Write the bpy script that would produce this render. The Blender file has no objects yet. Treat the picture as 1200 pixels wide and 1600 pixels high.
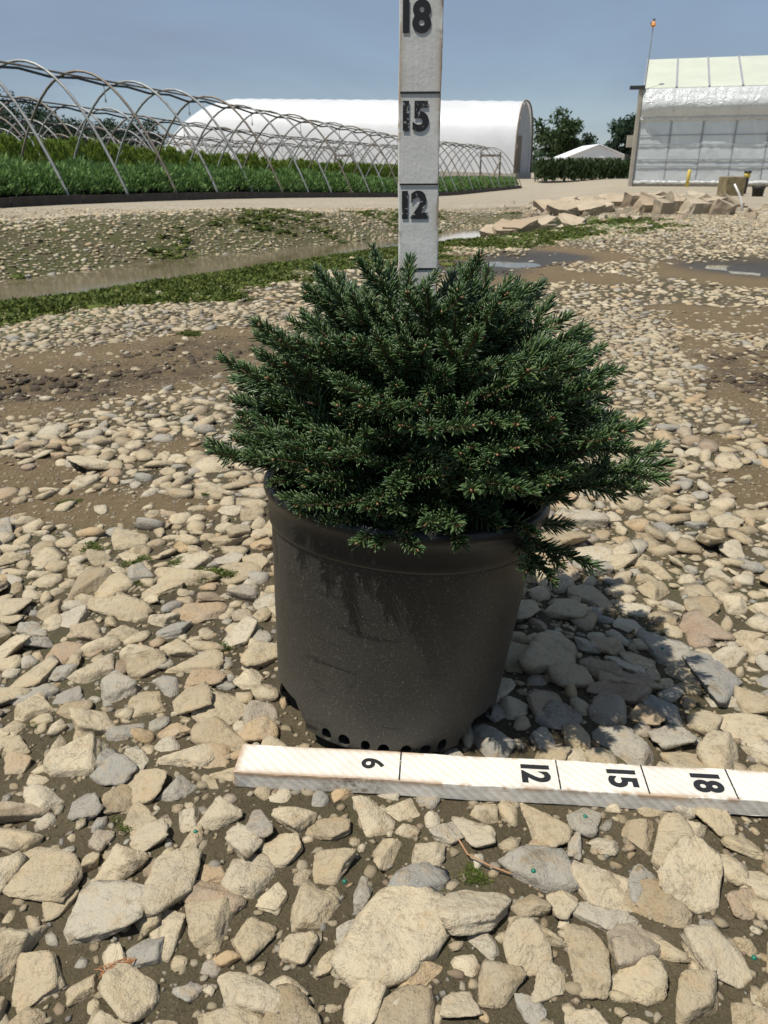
import bpy, bmesh, math, random
import numpy as np
from mathutils import Vector, Matrix, Euler
R = math.radians
rng = np.random.default_rng(11)
random.seed(5)
sc = bpy.context.scene
C = sc.collection

# ------------------------------------------------------------------ camera, sky, sun, exposure
F, HOR, CAMH = 1200.0, 267.0, 0.53          # focal length in photo pixels, horizon row, eye height in metres
TH = math.atan((800 - HOR) / F)
ct, st = math.cos(TH), math.sin(TH)
cam = bpy.data.cameras.new('camera'); camo = bpy.data.objects.new('camera', cam); C.objects.link(camo)
cam.sensor_fit = 'VERTICAL'; cam.sensor_height = 24.0; cam.lens = 24.0 * F / 1600
cam.clip_start = 0.02; cam.clip_end = 3000
camo.location = (0, 0, CAMH); camo.rotation_euler = (math.pi / 2 - TH, 0, 0)
cam.dof.use_dof = True; cam.dof.focus_distance = 0.74; cam.dof.aperture_fstop = cam.lens / 1.1
sc.camera = camo

SUN_EL, SUN_AZ = R(67), R(28)               # sun stands to the left, a little towards the viewer
sund = Vector((-math.cos(SUN_EL) * math.cos(SUN_AZ), -math.cos(SUN_EL) * math.sin(SUN_AZ), math.sin(SUN_EL)))
w = bpy.data.worlds.new('World'); sc.world = w; w.use_nodes = True
nt = w.node_tree; nt.nodes.clear()
def N(nt, typ, **kw):
    n = nt.nodes.new(typ)
    for k, v in kw.items():
        if k.startswith('i_'):
            key = k[2:]; key = int(key) if key.isdigit() else key.replace('_', ' ')
            n.inputs[key].default_value = v
        else: setattr(n, k, v)
    return n
sky = N(nt, 'ShaderNodeTexSky', sky_type='NISHITA', sun_disc=False, sun_elevation=SUN_EL,
        sun_rotation=math.atan2(sund.x, sund.y), air_density=1.0, dust_density=0.2, ozone_density=3.0)
tc = N(nt, 'ShaderNodeTexCoord')
mp = N(nt, 'ShaderNodeMapping'); mp.inputs['Scale'].default_value = (1.0, 1.0, 3.2)
nz = N(nt, 'ShaderNodeTexNoise', i_Scale=2.1, i_Detail=6.0, i_Roughness=0.55, i_Distortion=0.4)
rp = N(nt, 'ShaderNodeValToRGB'); rp.color_ramp.elements[0].position = .40; rp.color_ramp.elements[1].position = .66
rp.color_ramp.elements[0].color = (.50, .50, .50, 1); rp.color_ramp.elements[1].color = (.92, .92, .92, 1)
mx = N(nt, 'ShaderNodeMix', data_type='RGBA'); mx.inputs['B'].default_value = (2.45, 3.10, 4.15, 1)   # thin grey-blue cloud veil
bg = N(nt, 'ShaderNodeBackground', i_Strength=0.095)
wo = N(nt, 'ShaderNodeOutputWorld')
L = nt.links.new
L(tc.outputs['Generated'], mp.inputs['Vector']); L(mp.outputs['Vector'], nz.inputs['Vector']); L(nz.outputs['Fac'], rp.inputs['Fac'])
L(rp.outputs['Color'], mx.inputs['Factor']); L(sky.outputs['Color'], mx.inputs['A']); L(mx.outputs['Result'], bg.inputs['Color']); L(bg.outputs['Background'], wo.inputs['Surface'])
sl = bpy.data.lights.new('sun', 'SUN'); sl.energy = 5.0; sl.angle = R(0.53); sl.color = (1.0, .955, .87)
so = bpy.data.objects.new('sun', sl); C.objects.link(so); so.rotation_euler = sund.to_track_quat('Z', 'Y').to_euler(); so.location = (-20, -5, 40)
sc.view_settings.view_transform = 'Standard'; sc.view_settings.look = 'None'; sc.view_settings.gamma = 1; sc.view_settings.exposure = 0.16
sc.render.engine = 'CYCLES'; sc.cycles.max_bounces = 8; sc.cycles.transparent_max_bounces = 12

# ------------------------------------------------------------------ helpers
def G(px, py, z=0.0):
    """point of the photograph -> point at height z"""
    dx, dy = (px - 600) / F, (py - 800) / F
    t = (z - CAMH) / (-st - dy * ct)
    return dx * t, (ct - dy * st) * t
def at_depth(px, py, Y):
    """point of the photograph -> point standing at distance Y"""
    dx, dy = (px - 600) / F, (py - 800) / F
    t = Y / (ct - dy * st)
    return Vector((dx * t, Y, CAMH + t * (-st - dy * ct)))
def sstep(a, b, x):
    t = np.clip((x - a) / (b - a), 0, 1); return t * t * (3 - 2 * t)
def mesh_np(name, V, Fc, mats=(), smooth=False, mi=None):
    """mesh from arrays: V (n,3), Fc (m,k) all faces of one size"""
    V = np.asarray(V, np.float32); Fc = np.asarray(Fc, np.int32)
    me = bpy.data.meshes.new(name); k = Fc.shape[1]
    me.vertices.add(len(V)); me.vertices.foreach_set('co', V.ravel())
    me.loops.add(Fc.size); me.loops.foreach_set('vertex_index', Fc.ravel())
    me.polygons.add(len(Fc)); me.polygons.foreach_set('loop_start', np.arange(0, Fc.size, k, dtype=np.int32))
    if smooth: me.polygons.foreach_set('use_smooth', np.ones(len(Fc), bool))
    if mi is not None: me.polygons.foreach_set('material_index', np.asarray(mi, np.int32))
    for m in mats: me.materials.append(m)
    me.update(calc_edges=True); me.validate(); return me
def link(name, me, parent=None, loc=None, rot=None, scale=None):
    o = bpy.data.objects.new(name, me); C.objects.link(o)
    if parent is not None: o.parent = parent
    if loc is not None: o.location = loc
    if rot is not None: o.rotation_euler = rot
    if scale is not None: o.scale = scale
    return o
def tag(o, label=None, cat=None, group=None, kind=None):
    if label: o['label'] = label
    if cat: o['category'] = cat
    if group: o['group'] = group
    if kind: o['kind'] = kind
    return o
def empty(name, loc=(0, 0, 0), rot=(0, 0, 0)):
    o = bpy.data.objects.new(name, None); C.objects.link(o); o.location = loc; o.rotation_euler = rot; o.empty_display_size = .05
    return o
class MB:
    """collects quads and tris"""
    def __init__(s): s.v = []; s.f = []; s.m = []
    def add(s, vs, fs, m=0):
        b = len(s.v); s.v += [tuple(p) for p in vs]; s.f += [tuple(i + b for i in f) for f in fs]; s.m += [m] * len(fs)
    def box(s, c, d, M=None, m=0):
        x, y, z = d[0] / 2, d[1] / 2, d[2] / 2
        vs = [Vector((a * x, b * y, e * z)) for e in (-1, 1) for b in (-1, 1) for a in (-1, 1)]
        if M is not None: vs = [M @ p for p in vs]
        vs = [p + Vector(c) for p in vs]
        s.add(vs, [(0, 2, 3, 1), (4, 5, 7, 6), (0, 1, 5, 4), (2, 6, 7, 3), (0, 4, 6, 2), (1, 3, 7, 5)], m)
    def beam(s, a, b, wd, ht, up=(0, 0, 1), m=0):
        a, b = Vector(a), Vector(b); d = b - a; ln = d.length; y = d.normalized()
        x = y.cross(Vector(up)); x = x.normalized() if x.length > 1e-4 else Vector((1, 0, 0)); z = x.cross(y)
        M = Matrix((x, y, z)).transposed(); s.box((a + b) / 2, (wd, ln, ht), M, m)
    def tube(s, pts, r, n=6, m=0, cap=True):
        pts = [Vector(p) for p in pts]; rings = []; rr = r if hasattr(r, '__len__') else [r] * len(pts)
        ref = Vector((0, 0, 1))
        if abs((pts[-1] - pts[0]).normalized().z) > .9: ref = Vector((1, 0, 0))
        vs = []
        for i, p in enumerate(pts):
            t = (pts[min(i + 1, len(pts) - 1)] - pts[max(i - 1, 0)]).normalized()
            x = t.cross(ref); x = x.normalized() if x.length > 1e-3 else Vector((1, 0, 0)); y = t.cross(x)
            for k in range(n):
                a = 2 * math.pi * k / n; vs.append(p + (x * math.cos(a) + y * math.sin(a)) * rr[i])
        fs = [(i * n + k, i * n + (k + 1) % n, (i + 1) * n + (k + 1) % n, (i + 1) * n + k) for i in range(len(pts) - 1) for k in range(n)]
        if cap: fs += [tuple(reversed(range(n))), tuple(range((len(pts) - 1) * n, len(pts) * n))]
        s.add(vs, fs, m)
    def mesh(s, name, mats, smooth=False, bevel=0):
        me = bpy.data.meshes.new(name); me.from_pydata(s.v, [], s.f)
        for m in mats: me.materials.append(m)
        me.polygons.foreach_set('material_index', s.m)
        if smooth: me.polygons.foreach_set('use_smooth', [True] * len(s.f))
        me.update()
        if bevel:
            bm = bmesh.new(); bm.from_mesh(me)
            bmesh.ops.bevel(bm, geom=bm.edges[:], offset=bevel, segments=2, affect='EDGES', profile=.6); bm.to_mesh(me); bm.free()
        return me
    def build(s, name, mats, parent=None, smooth=False, bevel=0):
        return link(name, s.mesh(name, mats if isinstance(mats, (list, tuple)) else [mats], smooth, bevel), parent)

# ------------------------------------------------------------------ materials
def mat(name):
    m = bpy.data.materials.new(name); m.use_nodes = True; t = m.node_tree
    return m, t, t.nodes['Principled BSDF'], t.links.new
def ramp(t, els, interp='LINEAR'):
    r = t.nodes.new('ShaderNodeValToRGB'); cr = r.color_ramp; cr.interpolation = interp
    while len(cr.elements) < len(els): cr.elements.new(.5)
    for e, (p, c) in zip(cr.elements, els):
        e.position = p; e.color = (c, c, c, 1) if not hasattr(c, '__len__') else (*c, 1)
    return r
def noise(t, scale, detail=4, rough=.55, vec=None, dist=0):
    n = N(t, 'ShaderNodeTexNoise', i_Scale=scale, i_Detail=detail, i_Roughness=rough, i_Distortion=dist)
    if vec is not None: t.links.new(vec, n.inputs['Vector'])
    return n
def mixc(t, fac, a, b, mode='MIX'):
    m = N(t, 'ShaderNodeMix', data_type='RGBA', blend_type=mode)
    for s, v in (('Factor', fac), ('A', a), ('B', b)):
        if hasattr(v, 'is_linked') or hasattr(v, 'links'): t.links.new(v, m.inputs[s])
        elif s == 'Factor': m.inputs[s].default_value = v
        else: m.inputs[s].default_value = (*v, 1)
    return m.outputs['Result']
def math_(t, op, a, b=0.0, c=0.0):
    n = N(t, 'ShaderNodeMath', operation=op)
    for i, v in enumerate((a, b, c)):
        if hasattr(v, 'links'): t.links.new(v, n.inputs[i])
        else: n.inputs[i].default_value = v
    return n.outputs[0]
def bump(t, p, h, strength, dist=.01, prev=None):
    b = N(t, 'ShaderNodeBump', i_Strength=strength, i_Distance=dist); t.links.new(h, b.inputs['Height'])
    if prev is not None: t.links.new(prev, b.inputs['Normal'])
    t.links.new(b.outputs['Normal'], p.inputs['Normal']); return b.outputs['Normal']
def simple(name, col, rough=.6, var=.15, scale=8, metallic=0, spec=.5):
    m, t, p, l = mat(name); g = N(t, 'ShaderNodeNewGeometry'); n = noise(t, scale, 4, .6, g.outputs['Position'])
    a = tuple(c * (1 - var) for c in col); b = tuple(min(1, c * (1 + var)) for c in col)
    r = ramp(t, [(.3, a), (.7, b)]); l(n.outputs['Fac'], r.inputs['Fac']); l(r.outputs['Color'], p.inputs['Base Color'])
    p.inputs['Roughness'].default_value = rough; p.inputs['Metallic'].default_value = metallic; p.inputs['Specular IOR Level'].default_value = spec
    return m

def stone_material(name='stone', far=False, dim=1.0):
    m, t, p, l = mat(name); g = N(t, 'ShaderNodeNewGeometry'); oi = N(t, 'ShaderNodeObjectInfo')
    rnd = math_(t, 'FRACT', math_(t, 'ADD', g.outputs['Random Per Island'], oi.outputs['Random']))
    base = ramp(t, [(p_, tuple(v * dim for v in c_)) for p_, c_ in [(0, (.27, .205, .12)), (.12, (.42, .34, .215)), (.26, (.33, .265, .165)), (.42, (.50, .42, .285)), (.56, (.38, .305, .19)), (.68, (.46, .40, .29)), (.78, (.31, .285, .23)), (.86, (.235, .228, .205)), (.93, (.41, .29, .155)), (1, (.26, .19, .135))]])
    l(rnd, base.inputs['Fac'])
    pos = g.outputs['Position']
    rnd2 = math_(t, 'FRACT', math_(t, 'MULTIPLY', rnd, 37.7))
    off = N(t, 'ShaderNodeVectorMath', operation='ADD'); l(pos, off.inputs[0]); l(rnd2, off.inputs[1])
    n1 = noise(t, 45, 5, .62, off.outputs[0]); n2 = noise(t, 160, 5, .7, off.outputs[0]); n3 = noise(t, 620, 3, .6, off.outputs[0])
    c = mixc(t, math_(t, 'MULTIPLY', ramp_fac(t, n1, .38, .66), .45), base.outputs['Color'], (.34 * dim, .30 * dim, .23 * dim))
    hue = ramp_fac(t, noise(t, 70, 4, .6, off.outputs[0]), .54, .72)
    c = mixc(t, math_(t, 'MULTIPLY', hue, .55), c, (.36, .25, .135))                       # ochre patches
    dk = ramp_fac(t, n2, .56, .74); c = mixc(t, math_(t, 'MULTIPLY', dk, .55), c, (.14, .112, .078))
    ck = ramp_fac(t, math_(t, 'ABSOLUTE', math_(t, 'SUBTRACT', noise(t, 24, 5, .65, off.outputs[0], .8).outputs['Fac'], .5)), .0, .012)   # hairline seams
    c = mixc(t, math_(t, 'MULTIPLY', math_(t, 'SUBTRACT', 1.0, ck), .5), c, (.12, .095, .065))
    lt = ramp_fac(t, n3, .58, .74); c = mixc(t, math_(t, 'MULTIPLY', lt, .4), c, (.56 * dim, .49 * dim, .37 * dim))
    mud = ramp_fac(t, noise(t, 28, 6, .7, pos), .57, .68); c = mixc(t, math_(t, 'MULTIPLY', mud, .75), c, (.165, .128, .078))   # dried mud smears
    moss = ramp_fac(t, noise(t, 9, 6, .65, pos), .69, .76); c = mixc(t, math_(t, 'MULTIPLY', moss, .6), c, (.12, .14, .05))
    l(c, p.inputs['Base Color']); p.inputs['Roughness'].default_value = .88; p.inputs['Specular IOR Level'].default_value = .25
    if not far:
        b = bump(t, p, n1.outputs['Fac'], .6, .009); b = bump(t, p, n2.outputs['Fac'], .5, .004, b)
        vo = N(t, 'ShaderNodeTexVoronoi', feature='F1', i_Scale=210.0); l(off.outputs[0], vo.inputs['Vector'])
        pit = ramp(t, [(.0, 0), (.22, 1)]); l(vo.outputs['Distance'], pit.inputs['Fac'])
        b = bump(t, p, pit.outputs['Color'], .35, .0016, b); bump(t, p, n3.outputs['Fac'], .7, .0012, b)
    return m
def ramp_fac(t, n, a, b):
    r = ramp(t, [(a, 0), (b, 1)]); t.links.new(n.outputs['Fac'] if hasattr(n, 'outputs') else n, r.inputs['Fac']); return r.outputs['Color']

M_stone = stone_material()
M_stone_far = stone_material('stone_far', True, 1.08)
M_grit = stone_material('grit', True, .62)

def ground_material():
    m, t, p, l = mat('ground'); g = N(t, 'ShaderNodeNewGeometry'); pos = g.outputs['Position']
    at = lambda n: N(t, 'ShaderNodeAttribute', attribute_name=n).outputs['Fac']
    mudm, wet, moss, bank, far, rut = at('mud'), at('wet'), at('moss'), at('bank'), at('far'), at('rut')
    n1 = noise(t, 6, 8, .65, pos); n2 = noise(t, 60, 6, .65, pos); n3 = noise(t, 300, 4, .7, pos)
    r1 = ramp(t, [(.28, (.050, .040, .021)), (.5, (.088, .069, .037)), (.72, (.145, .117, .068))]); l(n1.outputs['Fac'], r1.inputs['Fac'])
    c = mixc(t, math_(t, 'MULTIPLY', ramp_fac(t, n2, .35, .7), .55), r1.outputs['Color'], (.085, .07, .042))
    c = mixc(t, math_(t, 'MULTIPLY', ramp_fac(t, n3, .58, .72), .5), c, (.27, .23, .16))
    c = mixc(t, math_(t, 'MULTIPLY', ramp_fac(t, noise(t, 3.3, 6, .7, pos), .52, .68), .55), c, (.088, .092, .038))   # algae film
    dry = mixc(t, ramp_fac(t, n2, .3, .7), (.14, .095, .047), (.215, .155, .085))
    c = mixc(t, math_(t, 'MULTIPLY', mudm, .75), c, dry)
    c = mixc(t, math_(t, 'MULTIPLY', rut, ramp_fac(t, noise(t, 14, 6, .7, pos), .35, .6)), c, (.085, .062, .038))
    vo = N(t, 'ShaderNodeTexVoronoi', i_Scale=19.0); l(pos, vo.inputs['Vector'])
    vr = ramp(t, [(0, (.27, .23, .165)), (.3, (.33, .29, .215)), (.6, (.40, .35, .265)), (.85, (.29, .265, .22)), (1, (.21, .175, .125))])
    sep = N(t, 'ShaderNodeSeparateColor'); l(vo.outputs['Color'], sep.inputs['Color']); l(sep.outputs[0], vr.inputs['Fac'])
    gap = ramp_fac(t, vo.outputs['Distance'], .5, .85)
    gr = mixc(t, math_(t, 'MULTIPLY', gap, .5), vr.outputs['Color'], (.27, .22, .15))
    gr = mixc(t, math_(t, 'MULTIPLY', ramp_fac(t, noise(t, .55, 6, .65, pos), .42, .66), .6), gr, (.27, .22, .15))
    c = mixc(t, far, c, gr)
    bn = math_(t, 'MULTIPLY', bank, ramp_fac(t, noise(t, 2.6, 7, .7, pos), .33, .52))
    c = mixc(t, math_(t, 'MULTIPLY', bn, .92), c, mixc(t, ramp_fac(t, n2, .35, .65), (.045, .055, .014), (.095, .085, .034)))
    ms = math_(t, 'MULTIPLY', moss, ramp_fac(t, noise(t, 11, 6, .7, pos), .30, .52))
    c = mixc(t, ms, c, mixc(t, ramp_fac(t, n2, .35, .65), (.045, .075, .012), (.12, .16, .03)))
    c = mixc(t, wet, c, mixc(t, ramp_fac(t, n2, .3, .7), (.035, .029, .019), (.07, .058, .04)))
    l(c, p.inputs['Base Color'])
    l(math_(t, 'SUBTRACT', .92, math_(t, 'MULTIPLY', wet, .52)), p.inputs['Roughness']); p.inputs['Specular IOR Level'].default_value = .3
    b = bump(t, p, n1.outputs['Fac'], .5, .03); b = bump(t, p, n2.outputs['Fac'], 1.0, .010, b); b = bump(t, p, noise(t, 140, 5, .7, pos).outputs['Fac'], .9, .004, b); b = bump(t, p, n3.outputs['Fac'], .8, .002, b)
    return m
M_ground = ground_material()

def water_material():
    m, t, p, l = mat('water'); g = N(t, 'ShaderNodeNewGeometry')
    n = noise(t, 3, 5, .6, g.outputs['Position'])
    c = mixc(t, ramp_fac(t, n, .3, .7), (.105, .088, .050), (.15, .125, .08)); l(c, p.inputs['Base Color'])
    p.inputs['Roughness'].default_value = .06; p.inputs['IOR'].default_value = 1.33
    bump(t, p, noise(t, 26, 3, .5, g.outputs['Position']).outputs['Fac'], .06, .01)
    return m
M_water = water_material()

def leaf_material(name, c0, c1, c2, rough=.5, trans=.25, spec=.4):
    m, t, p, l = mat(name); g = N(t, 'ShaderNodeNewGeometry'); oi = N(t, 'ShaderNodeObjectInfo')
    r = math_(t, 'FRACT', math_(t, 'ADD', g.outputs['Random Per Island'], oi.outputs['Random']))
    rc = ramp(t, [(0, c0), (.5, c1), (1, c2)]); l(r, rc.inputs['Fac'])
    l(rc.outputs['Color'], p.inputs['Base Color']); p.inputs['Roughness'].default_value = rough; p.inputs['Specular IOR Level'].default_value = spec
    if trans:
        tr = N(t, 'ShaderNodeBsdfTranslucent'); l(rc.outputs['Color'], tr.inputs['Color'])
        ms = N(t, 'ShaderNodeMixShader', i_0=trans); l(p.outputs[0], ms.inputs[1]); l(tr.outputs[0], ms.inputs[2])
        l(ms.outputs[0], t.nodes['Material Output'].inputs['Surface'])
    return m
M_needle = leaf_material('needle', (.022, .048, .014), (.050, .098, .030), (.12, .18, .062), .34, .12, .5)
M_bark = simple('bark', (.10, .062, .032), .8, .3, 200)
M_bud = simple('bud', (.24, .125, .06), .55, .25, 300)
M_moss = leaf_material('moss', (.038, .055, .011), (.075, .105, .019), (.14, .16, .036), .8, .15, .2)
M_juniper = leaf_material('juniper_leaf', (.085, .16, .045), (.14, .24, .07), (.20, .32, .10), .6, .25, .3)
M_arbor = leaf_material('arborvitae_leaf', (.12, .18, .032), (.20, .275, .045), (.28, .36, .065), .6, .3, .3)
M_tree = leaf_material('tree_leaf', (.022, .045, .016), (.038, .07, .022), (.06, .095, .03), .6, .25, .3)
M_treed = leaf_material('tree_leaf_dark', (.012, .03, .016), (.024, .048, .022), (.04, .07, .03), .6, .2, .3)

# ------------------------------------------------------------------ terrain
def vnoise(x, y, s, seed=0):
    """smooth value noise, vectorised"""
    x = np.asarray(x, float) / s + seed * 17.3; y = np.asarray(y, float) / s + seed * 7.7
    xi, yi = np.floor(x), np.floor(y); fx, fy = x - xi, y - yi
    fx = fx * fx * (3 - 2 * fx); fy = fy * fy * (3 - 2 * fy)
    hsh = lambda a, b: np.modf(np.abs(np.sin(a * 127.1 + b * 311.7 + seed * 3.1) * 43758.5453))[0]
    return (hsh(xi, yi) * (1 - fx) + hsh(xi + 1, yi) * fx) * (1 - fy) + (hsh(xi, yi + 1) * (1 - fx) + hsh(xi + 1, yi + 1) * fx) * fy
def fbm(x, y, s, seed=0, o=3): return sum(vnoise(x, y, s / 2 ** k, seed + k) * .5 ** k for k in range(o)) / sum(.5 ** k for k in range(o)) - .5
WZ = -.13
ditch = [(-7.5, -1.0), (-4.0, 2.2)] + [G(px, py, WZ) for px, py in ((0, 468), (200, 437), (400, 409), (600, 388), (740, 371), (862, 352))]
ditch = np.array(ditch)
def ditch_d(x, y):
    """signed distance to the ditch line (+ = far bank) and the way along it 0..1"""
    best = np.full(np.shape(x), 1e9); sg = np.zeros_like(best); al = np.zeros_like(best)
    n = len(ditch) - 1
    for i in range(n):
        a, b = ditch[i], ditch[i + 1]; d = b - a; L2 = d @ d
        t = np.clip(((x - a[0]) * d[0] + (y - a[1]) * d[1]) / L2, 0, 1)
        qx, qy = x - (a[0] + t * d[0]), y - (a[1] + t * d[1]); dd = np.hypot(qx, qy); m = dd < best
        best = np.where(m, dd, best); s = np.sign(d[0] * qy - d[1] * qx); sg = np.where(m, s, sg); al = np.where(m, (i + t) / n, al)
    return best * np.where(sg == 0, 1, sg), al
def blob_mask(x, y, blobs, soft=.35):
    m = np.zeros(np.shape(x)); nn = fbm(x, y, .5, 3, 4) * .8 - .14
    for cx, cy, rx, ry in blobs:
        X, Y = G(cx, cy); X2, _ = G(cx + rx, cy); _, Ya = G(cx, cy - ry); _, Yb = G(cx, cy + ry)
        a, b = X2 - X, (Ya - Yb) / 2; Yc = (Ya + Yb) / 2
        d = np.hypot((x - X) / a, (y - Yc) / b) + nn
        m = np.maximum(m, 1 - sstep(1 - soft, 1 + soft, d))
    return m
MUD = [(40, 605, 230, 52), (-200, 610, 200, 55), (230, 580, 180, 42), (345, 545, 130, 26), (30, 745, 110, 34), (150, 795, 190, 34), (280, 700, 70, 14), (-150, 780, 200, 40),
       (1200, 590, 75, 75), (1180, 500, 130, 22), (1205, 765, 80, 36), (1330, 700, 120, 120), (760, 425, 150, 26), (900, 398, 70, 12), (930, 434, 60, 10), (1190, 430, 130, 24), (1080, 480, 60, 8), (620, 205 + 280, 60, 12), (1120, 690, 30, 12), (840, 372, 80, 6)]
WET = [(730, 418, 90, 13), (830, 402, 75, 9), (1180, 418, 95, 15)]
RUT = [(50, 605, 190, 24), (220, 585, 130, 16), (350, 545, 90, 10), (1190, 600, 40, 40)]
PUD = [(800, 406, 52, 10), (722, 415, 38, 6), (1172, 416, 62, 13)]
def terrain(x, y):
    x = np.asarray(x, float); y = np.asarray(y, float)
    r = x / np.maximum(y, 1)
    z = -.5 * sstep(13, 40, y) * (1 - sstep(.2, .28, r)) * (1 - .9 * sstep(57, 66, y))
    d, al = ditch_d(x, y)
    dep = 1 - sstep(.97, 1.0, al)
    prof = np.where(d < 0, 1 - np.clip((-d - .12) / 1.0, 0, 1) ** .8, 1 - sstep(.25, 1.7, d) ** .8)
    z = z - .21 * prof * dep + dep * (.16 * sstep(.5, 1.6, d) * (1 - sstep(1.9, 4.4, d)) * (1 - .6 * sstep(.7, .88, al)))
    near = 1 - sstep(9, 20, y)
    z = z + fbm(x, y, 1.6, 1, 3) * .05 * sstep(1.0, 3.0, np.hypot(x, y)) * near + fbm(x, y, .22, 5, 3) * .012
    z = z - .028 * blob_mask(x, y, PUD) - .012 * blob_mask(x, y, RUT) + blob_mask(x, y, RUT) * np.abs(fbm(x, y, .12, 8, 3)) * .07
    z = z + .11 * np.exp(-(((x - 4.1) / 1.0) ** 2 + ((y - 11.6) / .5) ** 2))      # low heap of rubble by the slabs
    return z
nx, ny = 420, 420
us = np.linspace(-1, 1, nx); xs = .45 * np.sinh(us * math.asinh(700 / .45))
vs_ = np.linspace(-math.asinh(60 / .5), math.asinh(1500 / .5), ny); ys = .75 + .5 * np.sinh(vs_)
GX, GY = np.meshgrid(xs, ys); GZ = terrain(GX, GY)
idx = np.arange(nx * ny).reshape(ny, nx)
FQ = np.stack([idx[:-1, :-1], idx[:-1, 1:], idx[1:, 1:], idx[1:, :-1]], -1).reshape(-1, 4)
gme = mesh_np('ground', np.stack([GX, GY, GZ], -1).reshape(-1, 3), FQ, [M_ground], True)
DD, AL = ditch_d(GX, GY)
masks = dict(mud=blob_mask(GX, GY, MUD), wet=np.maximum(blob_mask(GX, GY, WET), (1 - sstep(.32, .6, np.abs(DD) + fbm(GX, GY, .4, 9) * .3)) * (AL < .995)), rut=blob_mask(GX, GY, RUT),
             moss=sstep(-1.9, -1.35, DD + fbm(GX, GY, .8, 12, 3) * .9) * (1 - sstep(-.45, -.3, DD)) * (AL < .999) * (GY < 12),
             bank=sstep(.3, .5, DD) * (1 - sstep(1.8, 2.8, DD + fbm(GX, GY, 1.2, 14) * .8)) * (AL < .999), far=sstep(7.5, 11.5, GY + fbm(GX, GY, 1.5, 15) * 2) * (1 - (np.abs(DD) < 2.2) * .6))
for k, v in masks.items():
    a = gme.attributes.new(k, 'FLOAT', 'POINT'); a.data.foreach_set('value', np.clip(v, 0, 1).ravel().astype(np.float32))
ground = link('ground', gme); tag(ground, 'stony muddy nursery yard ground with a ditch and tyre ruts', None, None, 'structure')
def tz(x, y): return float(terrain(np.array([x]), np.array([y]))[0])

# ditch water and puddles
def strip(name, pts, wd, z, label):
    V = []; n = len(pts)
    for i, p in enumerate(pts):
        t = pts[min(i + 1, n - 1)] - pts[max(i - 1, 0)]; t = t / np.hypot(*t); nn = np.array([-t[1], t[0]])
        V += [(*(p - nn * wd), z), (*(p + nn * wd * 1.3), z)]
    o = link(name, mesh_np(name, V, [(2 * i, 2 * i + 2, 2 * i + 3, 2 * i + 1) for i in range(n - 1)], [M_water])); tag(o, label, None, None, 'structure'); return o
strip('ditch_water', ditch, .75, WZ, 'shallow brown water standing in the drainage ditch')
for cx, cy, rx, ry in PUD:
    X, Y = G(cx, cy); X2, _ = G(cx + rx, cy); _, Ya = G(cx, cy - ry); _, Yb = G(cx, cy + ry); a, b, Yc = (X2 - X) * 1.25, (Ya - Yb) * .62, (Ya + Yb) / 2
    aa = np.linspace(0, 2 * np.pi, 49)[:-1]
    zp = float(np.percentile(terrain(X + np.cos(aa) * a * .55, Yc + np.sin(aa) * b * .55), 45))
    V = [(X, Yc, zp)] + [(X + math.cos(q) * a, Yc + math.sin(q) * b, zp) for q in aa]
    o = link('puddle', mesh_np('puddle', V, [(0, 1 + i, 1 + (i + 1) % 48) for i in range(48)], [M_water])); tag(o, 'shallow muddy puddle on the stony yard', None, None, 'structure')

# ------------------------------------------------------------------ stones
def ico(k):
    bm = bmesh.new(); bmesh.ops.create_icosphere(bm, subdivisions=k, radius=1)
    V = np.array([v.co[:] for v in bm.verts]); Fc = np.array([[v.index for v in f.verts] for f in bm.faces]); bm.free(); return V, Fc
ICO = {k: ico(k) for k in (1, 2, 3, 4)}
def rock_params(r, flat, lo=7, hi=12, dm=.56, top=(.62, .85)):
    n = r.integers(lo, hi); nn = r.normal(size=(n, 3)); nn[:, 2] *= .8; nn /= np.linalg.norm(nn, axis=1)[:, None]
    d = r.uniform(dm, 1.0, n)
    nn = np.vstack([nn, [r.normal() * .12, r.normal() * .12, 1]]); nn[-1] /= np.linalg.norm(nn[-1]); d = np.append(d, r.uniform(*top))
    return nn, d, np.array([1, r.uniform(.52, .95), flat * r.uniform(.65, 1.3)]), r.uniform(0, 9, 9)
from mathutils import noise as mnoise
def rock_shape(k, prm, rough=.03, soft=60):
    V, Fc = ICO[k]; nn, d, s, ph = prm
    q = V @ nn.T; q = np.where(q > .05, d / np.maximum(q, .05), 9)
    r = -np.log(np.exp(-soft * np.minimum(q, 2)).sum(1)) / soft
    P = V * r[:, None]
    for i, fr in enumerate((3.1, 6.3, 11.7)):
        P = P + V * (rough / (i + 1) * (np.sin(P[:, 0] * fr + ph[i]) * np.sin(P[:, 1] * fr * 1.1 + ph[i + 3]) + np.sin(P[:, 2] * fr * .9 + ph[i + 6] + P[:, 0] * fr * .5)))[:, None]
    if k >= 3:
        o3 = Vector(ph[:3]) * 3
        dn = np.array([.075 * mnoise.fractal(Vector(p) * 1.9 + o3, .9, 2.1, 5) + .03 * (1 - abs(mnoise.noise(Vector(p) * 4.2 + o3)) * 2.4) for p in P]); P = P * (1 + dn)[:, None]
    return P * s
NV = 36
prms = [rock_params(rng, .47) for _ in range(NV)]
prml = [rock_params(rng, .52, 5, 8, .44, (.30, .52)) for _ in range(NV)]
shapes = {2: [rock_shape(2, p) for p in prms], 1: [rock_shape(1, p, .09, 90) for p in prml]}

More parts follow.
